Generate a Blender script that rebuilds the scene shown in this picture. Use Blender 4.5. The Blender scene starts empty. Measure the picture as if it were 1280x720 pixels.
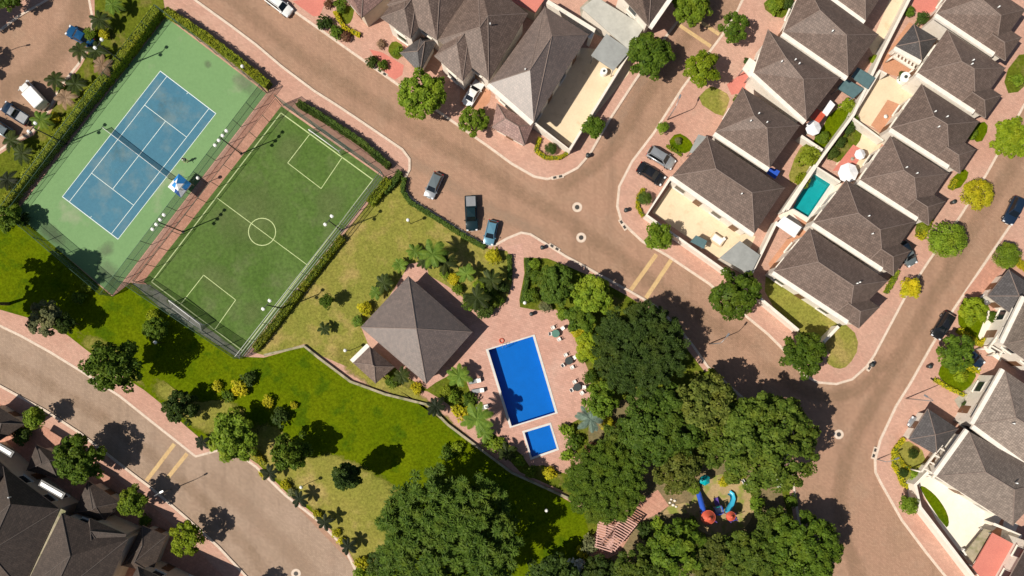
import bpy, bmesh, math, random
import numpy as np
from mathutils import Vector, Matrix
from mathutils.geometry import tessellate_polygon
random.seed(7); RNG = np.random.default_rng(11)
SUN_E, SKY_E, EXPO = 4.9, .05, 0.1
S, H, CX, CY = 8.2, 104.0, 640.0, 450.0      # survey: pixels per metre on the ground, camera height, nadir
sc = bpy.context.scene
COL = sc.collection
def P(px, py, z=0.0):
    """survey helper: ground plan position of a photo point known to be z metres up"""
    k = (H - z) / H
    return Vector(((px - CX) / S * k, -(py - CY) / S * k, z))
# ------------------------------------------------------------------ materials
MATS = {}
def new_mat(name):
    m = bpy.data.materials.new(name); m.use_nodes = True
    nt = m.node_tree; b = nt.nodes['Principled BSDF']
    MATS[name] = m
    return m, nt, b
def link(nt, a, b): nt.links.new(a, b)
def noise(nt, scale, detail=4, rough=.6, vec=None, stretch=None, rot=0):
    n = nt.nodes.new('ShaderNodeTexNoise'); n.inputs['Scale'].default_value = scale
    n.inputs['Detail'].default_value = detail; n.inputs['Roughness'].default_value = rough
    if vec is None:
        g = nt.nodes.new('ShaderNodeNewGeometry'); vec = g.outputs['Position']
    if stretch:
        mp = nt.nodes.new('ShaderNodeMapping'); mp.inputs['Scale'].default_value = stretch
        mp.inputs['Rotation'].default_value = (0, 0, rot)
        link(nt, vec, mp.inputs['Vector']); vec = mp.outputs['Vector']
    link(nt, vec, n.inputs['Vector'])
    return n.outputs['Fac']
def mapr(nt, v, a, b, c, d):
    m = nt.nodes.new('ShaderNodeMapRange'); link(nt, v, m.inputs[0])
    for i, x in enumerate((a, b, c, d)): m.inputs[i + 1].default_value = x
    return m.outputs[0]
def mixc(nt, fac, a, b, blend='MIX'):
    m = nt.nodes.new('ShaderNodeMix'); m.data_type = 'RGBA'; m.blend_type = blend
    if isinstance(fac, (int, float)): m.inputs[0].default_value = fac
    else: link(nt, fac, m.inputs[0])
    for i, c in ((6, a), (7, b)):
        if isinstance(c, tuple): m.inputs[i].default_value = (*c, 1)
        else: link(nt, c, m.inputs[i])
    return m.outputs[2]
def bump(nt, b, h, strength=.3, dist=.05):
    n = nt.nodes.new('ShaderNodeBump'); n.inputs['Strength'].default_value = strength; n.inputs['Distance'].default_value = dist
    link(nt, h, n.inputs['Height']); link(nt, n.outputs[0], b.inputs['Normal'])
def gray(nt, v):
    c = nt.nodes.new('ShaderNodeCombineColor')
    for i in range(3): link(nt, v, c.inputs[i])
    return c.outputs[0]
def mottled(name, c1, c2, s1=.12, c3=None, s3=.5, t3=(.55, .7), fine=9, famp=.25, rough=.9, bmp=.3, spec=.2, stretch=None, rot=0, fine2=None):
    """worn natural surface: two tones in large patches, a third in spots, fine grain"""
    m, nt, b = new_mat(name)
    col = mixc(nt, mapr(nt, noise(nt, s1, 5, .65, stretch=stretch, rot=rot), .32, .68, 0, 1), c1, c2)
    if c3: col = mixc(nt, mapr(nt, noise(nt, s3, 4, .6), *t3, 0, 1), col, c3)
    f = noise(nt, fine, 3, .7)
    col = mixc(nt, 1.0, col, gray(nt, mapr(nt, f, .3, .7, 1 - famp, 1 + famp)), 'MULTIPLY')
    if fine2: col = mixc(nt, 1.0, col, gray(nt, mapr(nt, noise(nt, fine2, 3, .7), .3, .7, 1 - famp * .7, 1 + famp * .7)), 'MULTIPLY')
    link(nt, col, b.inputs['Base Color']); b.inputs['Roughness'].default_value = rough
    b.inputs['Specular IOR Level'].default_value = spec
    if bmp: bump(nt, b, f, bmp)
    return m
def pavers(name, c1, c2, c3, joint, bw=.42, bh=.21, rot=.7, s1=.1, rough=.85, famp=.09, streak=None):
    """small concrete block paving with tone patches and joints"""
    m, nt, b = new_mat(name)
    g = nt.nodes.new('ShaderNodeNewGeometry'); mp = nt.nodes.new('ShaderNodeMapping')
    mp.inputs['Rotation'].default_value = (0, 0, rot); link(nt, g.outputs['Position'], mp.inputs['Vector'])
    br = nt.nodes.new('ShaderNodeTexBrick'); br.inputs['Scale'].default_value = 1
    br.inputs['Brick Width'].default_value = bw; br.inputs['Row Height'].default_value = bh
    br.inputs['Mortar Size'].default_value = .012; br.inputs['Bias'].default_value = 0
    br.inputs['Color1'].default_value = (.9, .9, .9, 1); br.inputs['Color2'].default_value = (1.08, 1.08, 1.08, 1)
    br.inputs['Mortar'].default_value = (*joint, 1)
    link(nt, mp.outputs[0], br.inputs['Vector'])
    col = mixc(nt, mapr(nt, noise(nt, s1, 5, .65), .33, .67, 0, 1), c1, c2)
    col = mixc(nt, mapr(nt, noise(nt, .22, 6, .7), .52, .74, 0, .6), col, c3)
    if streak: col = mixc(nt, mapr(nt, noise(nt, .5, 5, .65, stretch=(1, .06, 1), rot=streak), .5, .72, 0, .45), col, tuple(x * .62 for x in c1))
    col = mixc(nt, 1.0, col, br.outputs['Color'], 'MULTIPLY')
    f = noise(nt, 3, 6, .75)
    col = mixc(nt, 1.0, col, gray(nt, mapr(nt, f, .3, .7, 1 - famp, 1 + famp)), 'MULTIPLY')
    link(nt, col, b.inputs['Base Color']); b.inputs['Roughness'].default_value = rough; b.inputs['Specular IOR Level'].default_value = .25
    bump(nt, b, br.outputs['Fac'], -.25, .02)
    return m
def plain(name, c, rough=.6, metal=0, spec=.5, dirt=.12, scale=1.5, emit=None):
    m, nt, b = new_mat(name)
    tc = nt.nodes.new('ShaderNodeTexCoord')
    col = mixc(nt, 1.0, c, gray(nt, mapr(nt, noise(nt, scale, 5, .7, tc.outputs['Object']), .3, .7, 1 - dirt, 1 + dirt)), 'MULTIPLY')
    link(nt, col, b.inputs['Base Color']); b.inputs['Roughness'].default_value = rough; b.inputs['Metallic'].default_value = metal
    b.inputs['Specular IOR Level'].default_value = spec
    return m
def leafmat(name, c1, c2, trans=.25, rough=.55):
    """foliage: every leaf its own tone (random per island), patches of old and young growth"""
    m, nt, b = new_mat(name)
    g = nt.nodes.new('ShaderNodeNewGeometry'); oi = nt.nodes.new('ShaderNodeObjectInfo')
    col = mixc(nt, g.outputs['Random Per Island'], c1, c2)
    col = mixc(nt, mapr(nt, noise(nt, .9, 3, .6), .45, .7, 0, .6), col, tuple(x * 1.5 for x in c2))
    col = mixc(nt, mapr(nt, noise(nt, .33, 3, .6), .5, .72, 0, .5), col, (c2[0] * 1.5, c2[1] * 1.15, c2[2] * .8))
    col = mixc(nt, 1.0, col, gray(nt, mapr(nt, oi.outputs['Random'], 0, 1, .82, 1.2)), 'MULTIPLY')
    link(nt, col, b.inputs['Base Color']); b.inputs['Roughness'].default_value = rough; b.inputs['Specular IOR Level'].default_value = .12
    t = nt.nodes.new('ShaderNodeBsdfTranslucent'); link(nt, col, t.inputs[0])
    mx = nt.nodes.new('ShaderNodeMixShader'); mx.inputs[0].default_value = trans
    link(nt, b.outputs[0], mx.inputs[1]); link(nt, t.outputs[0], mx.inputs[2])
    link(nt, mx.outputs[0], nt.nodes['Material Output'].inputs[0])
    return m
def rooftile(name, c1, c2, c3, rough=.55, spec=.42):
    """rows of interlocking tiles in the roof's own UV metres (u along the eave, v up the slope)"""
    m, nt, b = new_mat(name)
    uv = nt.nodes.new('ShaderNodeUVMap')
    br = nt.nodes.new('ShaderNodeTexBrick'); br.inputs['Scale'].default_value = 1
    br.inputs['Brick Width'].default_value = .3; br.inputs['Row Height'].default_value = .34; br.inputs['Mortar Size'].default_value = .02
    br.inputs['Color1'].default_value = (.78, .78, .78, 1); br.inputs['Color2'].default_value = (1.2, 1.2, 1.2, 1); br.inputs['Mortar'].default_value = (.45, .45, .45, 1)
    link(nt, uv.outputs[0], br.inputs['Vector'])
    col = mixc(nt, mapr(nt, noise(nt, .35, 5, .65), .35, .65, 0, 1), c1, c2)
    col = mixc(nt, mapr(nt, noise(nt, 1.6, 6, .75), .6, .72, 0, .55), col, c3)
    col = mixc(nt, 1.0, col, br.outputs['Color'], 'MULTIPLY')
    col = mixc(nt, 1.0, col, gray(nt, mapr(nt, noise(nt, 2.2, 5, .75, uv.outputs[0], (3, .35, 1)), .3, .7, .82, 1.18)), 'MULTIPLY')
    oi = nt.nodes.new('ShaderNodeObjectInfo')
    col = mixc(nt, 1.0, col, gray(nt, mapr(nt, oi.outputs['Random'], 0, 1, .84, 1.16)), 'MULTIPLY')
    col = mixc(nt, mapr(nt, noise(nt, .8, 5, .7, uv.outputs[0], (1.6, .22, 1)), .58, .75, 0, .5), col, tuple(x * .62 for x in c1))
    link(nt, col, b.inputs['Base Color']); b.inputs['Roughness'].default_value = rough; b.inputs['Specular IOR Level'].default_value = spec
    if spec > .9: b.inputs['IOR'].default_value = 1.75
    w = nt.nodes.new('ShaderNodeTexWave'); w.bands_direction = 'Y'; w.wave_profile = 'SAW'; w.inputs['Scale'].default_value = .93
    link(nt, uv.outputs[0], w.inputs['Vector']); bump(nt, b, w.outputs['Fac'], .3, .03)
    return m
def meshwire(name, c, cover):
    """chain link seen from far: thin wires that cover part of the area (woven at 6 cm)"""
    m, nt, b = new_mat(name)
    b.inputs['Base Color'].default_value = (*c, 1); b.inputs['Roughness'].default_value = .6
    tc = nt.nodes.new('ShaderNodeTexCoord')
    f = mapr(nt, noise(nt, 14, 2, .5, tc.outputs['Object']), .35, .65, cover - .1, cover + .1)
    tr = nt.nodes.new('ShaderNodeBsdfTransparent'); mx = nt.nodes.new('ShaderNodeMixShader')
    link(nt, f, mx.inputs[0]); link(nt, tr.outputs[0], mx.inputs[1]); link(nt, b.outputs[0], mx.inputs[2])
    link(nt, mx.outputs[0], nt.nodes['Material Output'].inputs[0])
    return m
def soften(name, hard=True):
    """worn patch that fades out raggedly towards its rim (rim attribute x noise)"""
    m = MATS[name]; nt = m.node_tree; b = nt.nodes['Principled BSDF']
    at = nt.nodes.new('ShaderNodeAttribute'); at.attribute_name = 'rim'
    ad = nt.nodes.new('ShaderNodeMath'); link(nt, at.outputs['Fac'], ad.inputs[0]); link(nt, mapr(nt, noise(nt, .55, 6, .75), .25, .75, -.5 if hard else -.35, .5 if hard else .35), ad.inputs[1])
    tr = nt.nodes.new('ShaderNodeBsdfTransparent'); mx = nt.nodes.new('ShaderNodeMixShader')
    link(nt, mapr(nt, ad.outputs[0], .2 if hard else 0, .75 if hard else 1.5, 0, 1 if hard else .8), mx.inputs[0]); link(nt, tr.outputs[0], mx.inputs[1]); link(nt, b.outputs[0], mx.inputs[2])
    link(nt, mx.outputs[0], nt.nodes['Material Output'].inputs[0])
def watermat(name, tint):
    m, nt, b = new_mat(name)
    tr = nt.nodes.new('ShaderNodeBsdfTransparent'); tr.inputs[0].default_value = (*tint, 1)
    gl = nt.nodes.new('ShaderNodeBsdfGlossy'); gl.inputs['Roughness'].default_value = .03
    fr = nt.nodes.new('ShaderNodeFresnel'); fr.inputs[0].default_value = 1.33
    bm = nt.nodes.new('ShaderNodeBump'); bm.inputs['Strength'].default_value = .25; bm.inputs['Distance'].default_value = .05
    link(nt, noise(nt, 2.2, 3, .6), bm.inputs['Height'])
    link(nt, bm.outputs[0], gl.inputs['Normal']); link(nt, bm.outputs[0], fr.inputs['Normal'])
    mx = nt.nodes.new('ShaderNodeMixShader'); link(nt, fr.outputs[0], mx.inputs[0]); link(nt, tr.outputs[0], mx.inputs[1]); link(nt, gl.outputs[0], mx.inputs[2])
    link(nt, mx.outputs[0], nt.nodes['Material Output'].inputs[0]); nt.nodes.remove(b)
    return m
pavers('road', (.345, .218, .145), (.405, .242, .166), (.385, .262, .185), (.75, .7, .65), streak=.62)
pavers('pale_road', (.33, .235, .168), (.385, .28, .21), (.35, .235, .17), (.75, .7, .65), streak=-.62)
pavers('pavement', (.49, .275, .205), (.56, .345, .265), (.47, .32, .24), (.75, .7, .65), rot=.55)
pavers('red_paving', (.47, .235, .165), (.54, .29, .21), (.48, .31, .23), (.7, .6, .55), rot=.6, bw=.5, bh=.5, famp=.14)
pavers('deck', (.50, .28, .215), (.57, .34, .27), (.53, .37, .30), (.75, .7, .65), rot=.3, bw=.6, bh=.3)
mottled('kerb', (.70, .58, .48), (.61, .49, .39), 1.2, (.35, .28, .22), 2.5, (.62, .75), fine=5, famp=.15)
mottled('stripe', (.62, .45, .22), (.55, .36, .18), .8, (.42, .28, .16), 1.8, (.55, .7), fine=6, famp=.15)
mottled('soil', (.24, .17, .09), (.15, .13, .06), .3, fine=4, famp=.3)
mottled('sand', (.42, .30, .16), (.34, .25, .11), .4, (.22, .24, .05), .5, (.5, .62), fine=4, famp=.2)
mottled('dry_lawn', (.25, .225, .050), (.185, .20, .035), .13, (.33, .255, .085), .17, (.5, .64), fine=3.2, famp=.32, fine2=11, spec=0)
mottled('lawn', (.080, .122, .002), (.118, .150, .003), .16, (.058, .100, .003), .3, (.52, .64), fine=2.8, famp=.34, fine2=9, spec=0)
mottled('deep_lawn', (.085, .115, .010), (.13, .145, .016), .25, (.17, .15, .04), .3, (.55, .66), fine=3, famp=.34, fine2=10, spec=0)
mottled('turf', (.066, .125, .020), (.098, .160, .038), .18, (.11, .15, .05), .3, (.5, .72), fine=2.2, famp=.25, stretch=(1, .35, 1), rot=.66)
mottled('court_green', (.155, .285, .115), (.18, .315, .13), .1, (.25, .32, .18), .16, (.58, .72), fine=2.5, famp=.06, bmp=.05, rough=.7)
mottled('court_blue', (.052, .165, .245), (.065, .190, .265), .2, (.12, .21, .25), .28, (.5, .68), fine=2.5, famp=.07, bmp=.05, rough=.7)
mottled('court_stain', (.19, .24, .14), (.15, .19, .12), .5, fine=3, famp=.15)
mottled('line_paint', (.78, .84, .78), (.7, .78, .72), 1, fine=5, famp=.06, bmp=0)
mottled('turf_line', (.55, .62, .33), (.46, .55, .25), 1.3, fine=4, famp=.15, bmp=0)
mottled('concrete', (.42, .38, .30), (.34, .31, .25), .5, (.25, .23, .18), .9, (.55, .7), fine=5, famp=.12)
mottled('grey_concrete', (.22, .22, .19), (.16, .17, .13), .5, (.1, .13, .06), .7, (.5, .66), fine=4, famp=.25)
mottled('cream_patio', (.74, .60, .42), (.68, .54, .37), .3, (.6, .47, .31), .6, (.58, .7), fine=4, famp=.06)
mottled('white_patio', (.84, .77, .66), (.78, .70, .58), .4, fine=4, famp=.05)
mottled('orange_tile', (.55, .28, .17), (.48, .24, .14), .5, fine=5, famp=.12)
mottled('red_tile', (.62, .22, .17), (.56, .19, .15), .4, fine=5, famp=.1)
mottled('wall_white', (.80, .74, .66), (.74, .67, .58), .6, (.58, .51, .43), 1.1, (.62, .76), fine=3, famp=.05, rough=.8)
mottled('wall_cream', (.62, .53, .42), (.55, .46, .36), .6, (.42, .36, .28), 1.1, (.6, .75), fine=3, famp=.06, rough=.8)
mottled('stone_wall', (.42, .36, .25), (.33, .29, .2), .8, (.2, .2, .1), 1.0, (.5, .66), fine=4, famp=.2)
rooftile('roof_brown', (.148, .104, .085), (.176, .127, .105), (.25, .19, .16))
rooftile('roof_glazed', (.148, .104, .085), (.176, .127, .105), (.25, .19, .16), .5, 1.0)
rooftile('roof_light', (.225, .18, .152), (.265, .215, .182), (.34, .29, .25))
rooftile('roof_dark', (.062, .045, .036), (.075, .054, .043), (.11, .088, .07))
rooftile('roof_slate', (.085, .078, .078), (.1, .09, .09), (.14, .13, .125))
rooftile('roof_pink', (.25, .15, .13), (.28, .175, .15), (.33, .23, .2))
plain('ridge_tile', (.225, .17, .145), .8); plain('ridge_dark', (.10, .08, .07), .8)
plain('gutter_white', (.82, .76, .68), .6)
plain('fascia', (.35, .29, .25), .7)
plain('window_glass', (.02, .028, .035), .06, 0, .8, 0)
plain('window_frame', (.7, .66, .6), .5)
plain('door_wood', (.16, .08, .04), .5)
plain('flat_roof', (.30, .31, .30), .8, dirt=.2, scale=.6)
plain('pale_roof', (.46, .45, .40), .8, dirt=.18, scale=.6)
plain('glass_roof', (.10, .17, .18), .12, 0, .6, .15); plain('teal_cover', (.02, .34, .30), .35, 0, .5, .18, .9)
plain('metal_grey', (.35, .36, .37), .45, .6); plain('metal_dark', (.04, .04, .042), .5, .3); plain('metal_green', (.05, .11, .08), .5)
plain('white_paint', (.8, .8, .78), .45); plain('lamp_glass', (.82, .82, .78), .25)
plain('canvas_white', (.82, .82, .84), .8); plain('canvas_blue', (.03, .25, .62), .8); plain('canvas_navy', (.01, .07, .28), .7)
plain('plastic_white', (.82, .79, .74), .4); plain('plastic_green', (.10, .22, .17), .4); plain('plastic_dark', (.045, .055, .055), .45)
plain('play_red', (.56, .10, .055), .4); plain('play_blue', (.03, .10, .52), .3); plain('play_teal', (.0, .33, .36), .3); plain('play_sky', (.05, .42, .60), .3); plain('play_purple', (.12, .07, .33), .4)
plain('trunk', (.10, .075, .05), .9, dirt=.3, scale=4); plain('trunk_pale', (.26, .22, .17), .9, dirt=.3, scale=4)
plain('pergola_wood', (.62, .36, .30), .6)
plain('skin', (.45, .26, .18), .5); plain('cloth_white', (.8, .8, .8), .8); plain('cloth_dark', (.03, .035, .05), .8); plain('hair', (.015, .012, .01), .6)
plain('rubber', (.012, .012, .013), .7); plain('alloy', (.45, .46, .48), .3, .8); plain('lamp_clear', (.75, .77, .8), .1); plain('lamp_red', (.4, .01, .01), .2)
plain('iron', (.07, .065, .06), .7, .4); plain('tank_white', (.85, .85, .83), .4)
plain('pool_tile', (.0, .17, .53), .4, dirt=.06, scale=.8); plain('pool_coping', (.62, .60, .56), .6)
plain('teal_tile', (.02, .42, .36), .4, dirt=.12, scale=.5)
watermat('pool_water', (.62, .86, .97))
def paint(name, c, metal=.0): 
    m = plain(name, c, .22, metal, .5, .03); m.node_tree.nodes['Principled BSDF'].inputs['Coat Weight'].default_value = .6; return m
paint('paint_silver', (.42, .44, .46), .5); paint('paint_white', (.8, .8, .78)); paint('paint_black', (.012, .013, .016)); paint('paint_teal', (.010, .028, .034), .2)
paint('paint_sky', (.14, .31, .42), .3); paint('paint_blue', (.012, .09, .22), .3); paint('paint_navy', (.014, .03, .06), .2); paint('paint_grey', (.2, .24, .25), .4)
plain('car_glass', (.006, .009, .012), .05, 0, .8, 0); plain('car_glass_pale', (.05, .08, .1), .05, 0, .8, 0)
leafmat('leaf_mid', (.034, .075, .007), (.105, .165, .015))
leafmat('leaf_light', (.07, .13, .008), (.19, .27, .022))
leafmat('leaf_lime', (0.109, 0.172, 0.009), (0.218, 0.276, 0.014))
leafmat('leaf_dark', (0.022, 0.046, 0.008), (0.062, 0.100, 0.018))
leafmat('leaf_olive', (.05, .075, .010), (.14, .165, .03)); leafmat('leaf_fresh', (.045, .095, .008), (.13, .20, .018)); leafmat('leaf_grove', (.036, .072, .008), (.11, .155, .02))
leafmat('leaf_feather', (.034, .076, .008), (.10, .16, .02))
leafmat('leaf_pale', (0.115, 0.138, 0.057), (0.218, 0.230, 0.103))
leafmat('leaf_blue', (0.115, 0.172, 0.138), (0.184, 0.253, 0.196))
leafmat('leaf_yellow', (0.253, 0.253, 0.009), (0.460, 0.414, 0.017))
leafmat('leaf_palm', (.020, .034, .008), (.05, .07, .015)); leafmat('leaf_palm_bright', (0.075, 0.150, 0.018), (0.150, 0.225, 0.030)); leafmat('leaf_frond_dark', (0.012, 0.018, 0.008), (0.024, 0.034, 0.014))  # palm foliage tones: dull green, a brighter yellow-green species colour, near-black fronds
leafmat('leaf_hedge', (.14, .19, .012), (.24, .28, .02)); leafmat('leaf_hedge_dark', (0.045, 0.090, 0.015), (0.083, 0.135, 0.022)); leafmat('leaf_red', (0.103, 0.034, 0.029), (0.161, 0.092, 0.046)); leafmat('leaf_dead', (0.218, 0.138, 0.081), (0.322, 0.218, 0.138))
leafmat('flower_white', (0.575, 0.575, 0.483), (0.805, 0.805, 0.690), .1)
mottled('worn_lawn', (.27, .235, .055), (.20, .205, .036), .13, (.34, .265, .09), .17, (.5, .64), fine=3.2, famp=.32, fine2=11, spec=0); soften('worn_lawn')
mottled('worn_turf', (.17, .22, .085), (.14, .19, .06), .3, fine=2.4, famp=.25, spec=0); soften('worn_turf', False)
mottled('worn_court', (.20, .23, .15), (.14, .16, .11), .5, fine=3, famp=.15); soften('worn_court', False)
mottled('road_dirt', (.30, .20, .125), (.33, .22, .14), .4, fine=4, famp=.12); soften('road_dirt', False)
mottled('road_pale', (.44, .315, .225), (.41, .285, .20), .4, fine=4, famp=.12); soften('road_pale', False)
# ------------------------------------------------------------------ objects
def tag(o, label=None, cat=None, group=None, kind=None):
    if label: o['label'] = label
    if cat: o['category'] = cat
    if group: o['group'] = group
    if kind: o['kind'] = kind
    return o
def mesh(name, verts, faces, mat, parent=None, smooth=False, uv=None):
    me = bpy.data.meshes.new(name); me.from_pydata([tuple(v) for v in verts], [], faces); me.update()
    for m in (mat if isinstance(mat, (list, tuple)) else [mat]): me.materials.append(MATS[m])
    if smooth: me.polygons.foreach_set('use_smooth', [True] * len(me.polygons))
    o = bpy.data.objects.new(name, me); COL.objects.link(o)
    if parent: o.parent = parent
    if uv:
        l = me.uv_layers.new(name='UVMap')
        for i, c in enumerate(uv): l.data[i].uv = c
    return o
def from_bm(name, bm, mat, parent=None, smooth=False):
    me = bpy.data.meshes.new(name); bmesh.ops.recalc_face_normals(bm, faces=bm.faces); bm.to_mesh(me); bm.free()
    for m in (mat if isinstance(mat, (list, tuple)) else [mat]): me.materials.append(MATS[m])
    if smooth: me.polygons.foreach_set('use_smooth', [True] * len(me.polygons))
    o = bpy.data.objects.new(name, me); COL.objects.link(o)
    if parent: o.parent = parent
    return o
def empty(name, loc, label, cat, group=None, rz=0):
    o = bpy.data.objects.new(name, None); COL.objects.link(o); o.location = loc; o.rotation_euler = (0, 0, rz); o.empty_display_size = .3
    return tag(o, label, cat, group)
def copy_tree(o, parent=None):
    c = o.copy(); COL.objects.link(c)
    if parent: c.parent = parent
    for ch in list(o.children): copy_tree(ch, c)
    return c
def smooth_pts(pts, n=2, closed=True):
    for _ in range(n):
        out = []; N = len(pts)
        for i in range(N if closed else N - 1):
            a, b = pts[i], pts[(i + 1) % N]
            out += [(a[0] * .75 + b[0] * .25, a[1] * .75 + b[1] * .25), (a[0] * .25 + b[0] * .75, a[1] * .25 + b[1] * .75)]
        pts = out if closed else [pts[0]] + out + [pts[-1]]
    return pts
def sheet(name, pts, z, mat, holes=(), sm=0, kind='structure', world=False):
    """a flat surface laid on the ground, outlined by survey points"""
    if sm: pts = smooth_pts(pts, sm)
    loops = [[Vector((x, y, z)) for x, y in pts] if world else [P(x, y).xy.to_3d() + Vector((0, 0, z)) for x, y in pts]]
    for h in holes: loops.append([P(x, y).xy.to_3d() + Vector((0, 0, z)) for x, y in h])
    tris = tessellate_polygon(loops); vs = [v for l in loops for v in l]
    fs = []
    for t in tris:
        a, b, c = (vs[i] for i in t)
        fs.append(t if (b - a).cross(c - a).z > 0 else t[::-1])
    o = mesh(name, vs, fs, mat)
    if kind: o['kind'] = kind
    return o
def patch(name, pts, z, mat, core=.6, sm=2, amp=1.0):
    """soft-rimmed ground patch: a fan from the centre whose rim attribute falls to 0 at the outline"""
    q = [P(*p).xy for p in smooth_pts(pts, sm)]; c = sum(q, Vector((0, 0))) / len(q); n = len(q)
    vs = [(*c, z)] + [(*(c + (p - c) * core), z) for p in q] + [(*p, z) for p in q]
    fs = [(0, 1 + i, 1 + (i + 1) % n) for i in range(n)] + [(1 + i, 1 + n + i, 1 + n + (i + 1) % n, 1 + (i + 1) % n) for i in range(n)]
    o = mesh(name, vs, fs, mat)
    if o.data.polygons[0].normal.z < 0: o.data.flip_normals()
    at = o.data.attributes.new('rim', 'FLOAT', 'POINT'); at.data.foreach_set('value', [amp] * (n + 1) + [0.0] * n)
    o['kind'] = 'structure'; return o
def ribbon_geo(pts, w, z0, z1, closed=False, side=0):
    """box-section strip along a world polyline; side shifts it off the line"""
    n = len(pts); vs = []; fs = []
    for i, p in enumerate(pts):
        a = pts[i - 1] if (i or closed) else pts[i]; b = pts[(i + 1) % n] if (i < n - 1 or closed) else pts[i]
        d = (Vector(b[:2]) - Vector(a[:2])).normalized(); nn = Vector((-d.y, d.x))
        l = Vector(p[:2]) + nn * (w / 2 + side); r = Vector(p[:2]) - nn * (w / 2 - side)
        vs += [(l.x, l.y, z0), (r.x, r.y, z0), (r.x, r.y, z1), (l.x, l.y, z1)]
    for i in range(n if closed else n - 1):
        a = 4 * i; b = 4 * ((i + 1) % n)
        for k in range(4): fs.append((a + k, b + k, b + (k + 1) % 4, a + (k + 1) % 4))
    if not closed: fs += [(0, 1, 2, 3), (4 * n - 1, 4 * n - 2, 4 * n - 3, 4 * n - 4)]
    return vs, fs
def strip(name, pts, w, z0, z1, mat, closed=False, parent=None, kind=None, side=0, sm=0):
    if sm: pts = smooth_pts(pts, sm, closed)
    vs, fs = ribbon_geo([P(*p) for p in pts], w, z0, z1, closed, side)
    bm = bmesh.new(); V = [bm.verts.new(v) for v in vs]
    for f in fs:
        try: bm.faces.new([V[i] for i in f])
        except ValueError: pass
    o = from_bm(name, bm, mat, parent)
    if kind: o['kind'] = kind
    return o
def bm_box(bm, c, s, rz=0, tilt=None):
    m = Matrix.Translation(c) @ Matrix.Rotation(rz, 4, 'Z')
    if tilt: m = m @ tilt
    r = bmesh.ops.create_cube(bm, size=1, matrix=m @ Matrix.Diagonal((*s, 1)))
    return r['verts']
def bm_tube(bm, a, b, r0, r1=None, seg=7, cap=True):
    a, b = Vector(a), Vector(b); r1 = r0 if r1 is None else r1
    q = (b - a).to_track_quat('Z', 'Y').to_matrix().to_4x4()
    bmesh.ops.create_cone(bm, cap_ends=cap, segments=seg, radius1=r0, radius2=max(r1, .001), depth=(b - a).length, matrix=Matrix.Translation((a + b) / 2) @ q)
def box(name, c, s, mat, parent=None, rz=0, bev=0):
    bm = bmesh.new(); bm_box(bm, c, s, rz)
    if bev: bmesh.ops.bevel(bm, geom=bm.edges[:], offset=bev, segments=2, affect='EDGES')
    return from_bm(name, bm, mat, parent)
def tube(name, a, b, r, mat, parent=None, r1=None, seg=8):
    bm = bmesh.new(); bm_tube(bm, a, b, r, r1, seg); return from_bm(name, bm, mat, parent, True)
# ------------------------------------------------------------------ ground, roads, pavements
POOL = [(610.5, 437.5), (666, 420.5), (694, 515.5), (639.5, 532.5)]
KIDS = [(655.5, 540.5), (687, 531), (696, 560.5), (664.7, 571.5)]
TEAL = [(1016.6, 217.5), (1037.5, 230.5), (1009.5, 272), (988.5, 259.5)]
HOLES = [POOL, KIDS, TEAL]
sheet('ground', [(-300, -300), (300, -300), (300, 300), (-300, 300)], -.03, 'soil', HOLES, world=True)
sheet('road', [(-260, -230), (1540, -230), (1540, 960), (-260, 960)], 0, 'road', HOLES)
K = .12
sheet('road', [(-240, 412), (0, 405), (63, 437), (150, 493), (245, 569), (281, 558), (320, 581), (443, 708), (475, 900), (430, 900), (303, 716), (187, 609), (57, 514), (0, 483), (-240, 440)], .004, 'pale_road')
BLOCK_T = [(318, -30), (330, -12), (345, 1), (371.7, 17), (400, 37), (435, 62), (493, 103), (553, 143), (580, 162), (610, 183), (640, 205), (668, 221), (684, 224), (703, 220), (722, 210), (737, 193), (763, 148), (793, 102), (831.6, 47), (847, 26.6), (866, -4), (900, -60), (900, -200), (318, -200)]
BLOCK_AB = [(968, -60), (928, 0), (920.6, 15.6), (902, 45), (886, 66), (853, 110), (816.7, 167), (790, 202), (774, 233), (771.5, 258), (776.7, 277), (790, 290), (803, 302), (833, 319), (886.7, 355), (926, 390), (960, 418), (980, 438), (1003, 468), (1022, 478), (1045, 480), (1065, 474), (1083, 458), (1093, 443), (1130, 373), (1160, 327), (1200, 270), (1233, 217), (1260, 168), (1278, 134), (1330, 50), (1380, -40), (1380, -200), (968, -200)]
BLOCK_R = [(1330, 172), (1300, 222), (1267, 275), (1233, 325), (1190, 389), (1163, 434), (1137, 480), (1120, 507), (1100, 550), (1093.5, 575), (1094, 590), (1101, 604), (1127, 650), (1157, 690), (1187, 727), (1220, 775), (1220, 900), (1500, 900), (1500, 172)]
BLOCK_P = [(112, -200), (112, 0), (116, 22), (115, 52), (99, 80), (78, 106), (60, 140), (40, 166), (14, 179), (-60, 228), (-200, 300), (-200, 330), (-60, 384), (0, 407), (27, 420), (63, 440), (107, 467), (150, 495), (190, 527), (218, 549), (245, 570.5), (280, 561), (296, 566), (320, 583), (357, 619), (397, 650), (430, 683), (443, 709), (455, 740), (470, 900), (1030, 900), (1022, 760), (1010, 720), (998, 650), (992, 610), (985, 572), (965, 532), (928, 497), (884, 458), (866, 432), (846, 408), (821.7, 384), (786.7, 364), (750, 344), (725, 330), (708, 321), (684, 306), (663, 293), (651.6, 291), (634, 298), (620, 306), (611, 307), (600, 303), (550, 272), (520, 253), (510, 244), (506, 236), (507, 222), (512, 212), (512, 199), (503, 187), (453, 153), (420, 131), (393, 114), (353, 84), (320, 56), (288, 32), (245, 1), (225, -16), (180, -60), (180, -200)]
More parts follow.
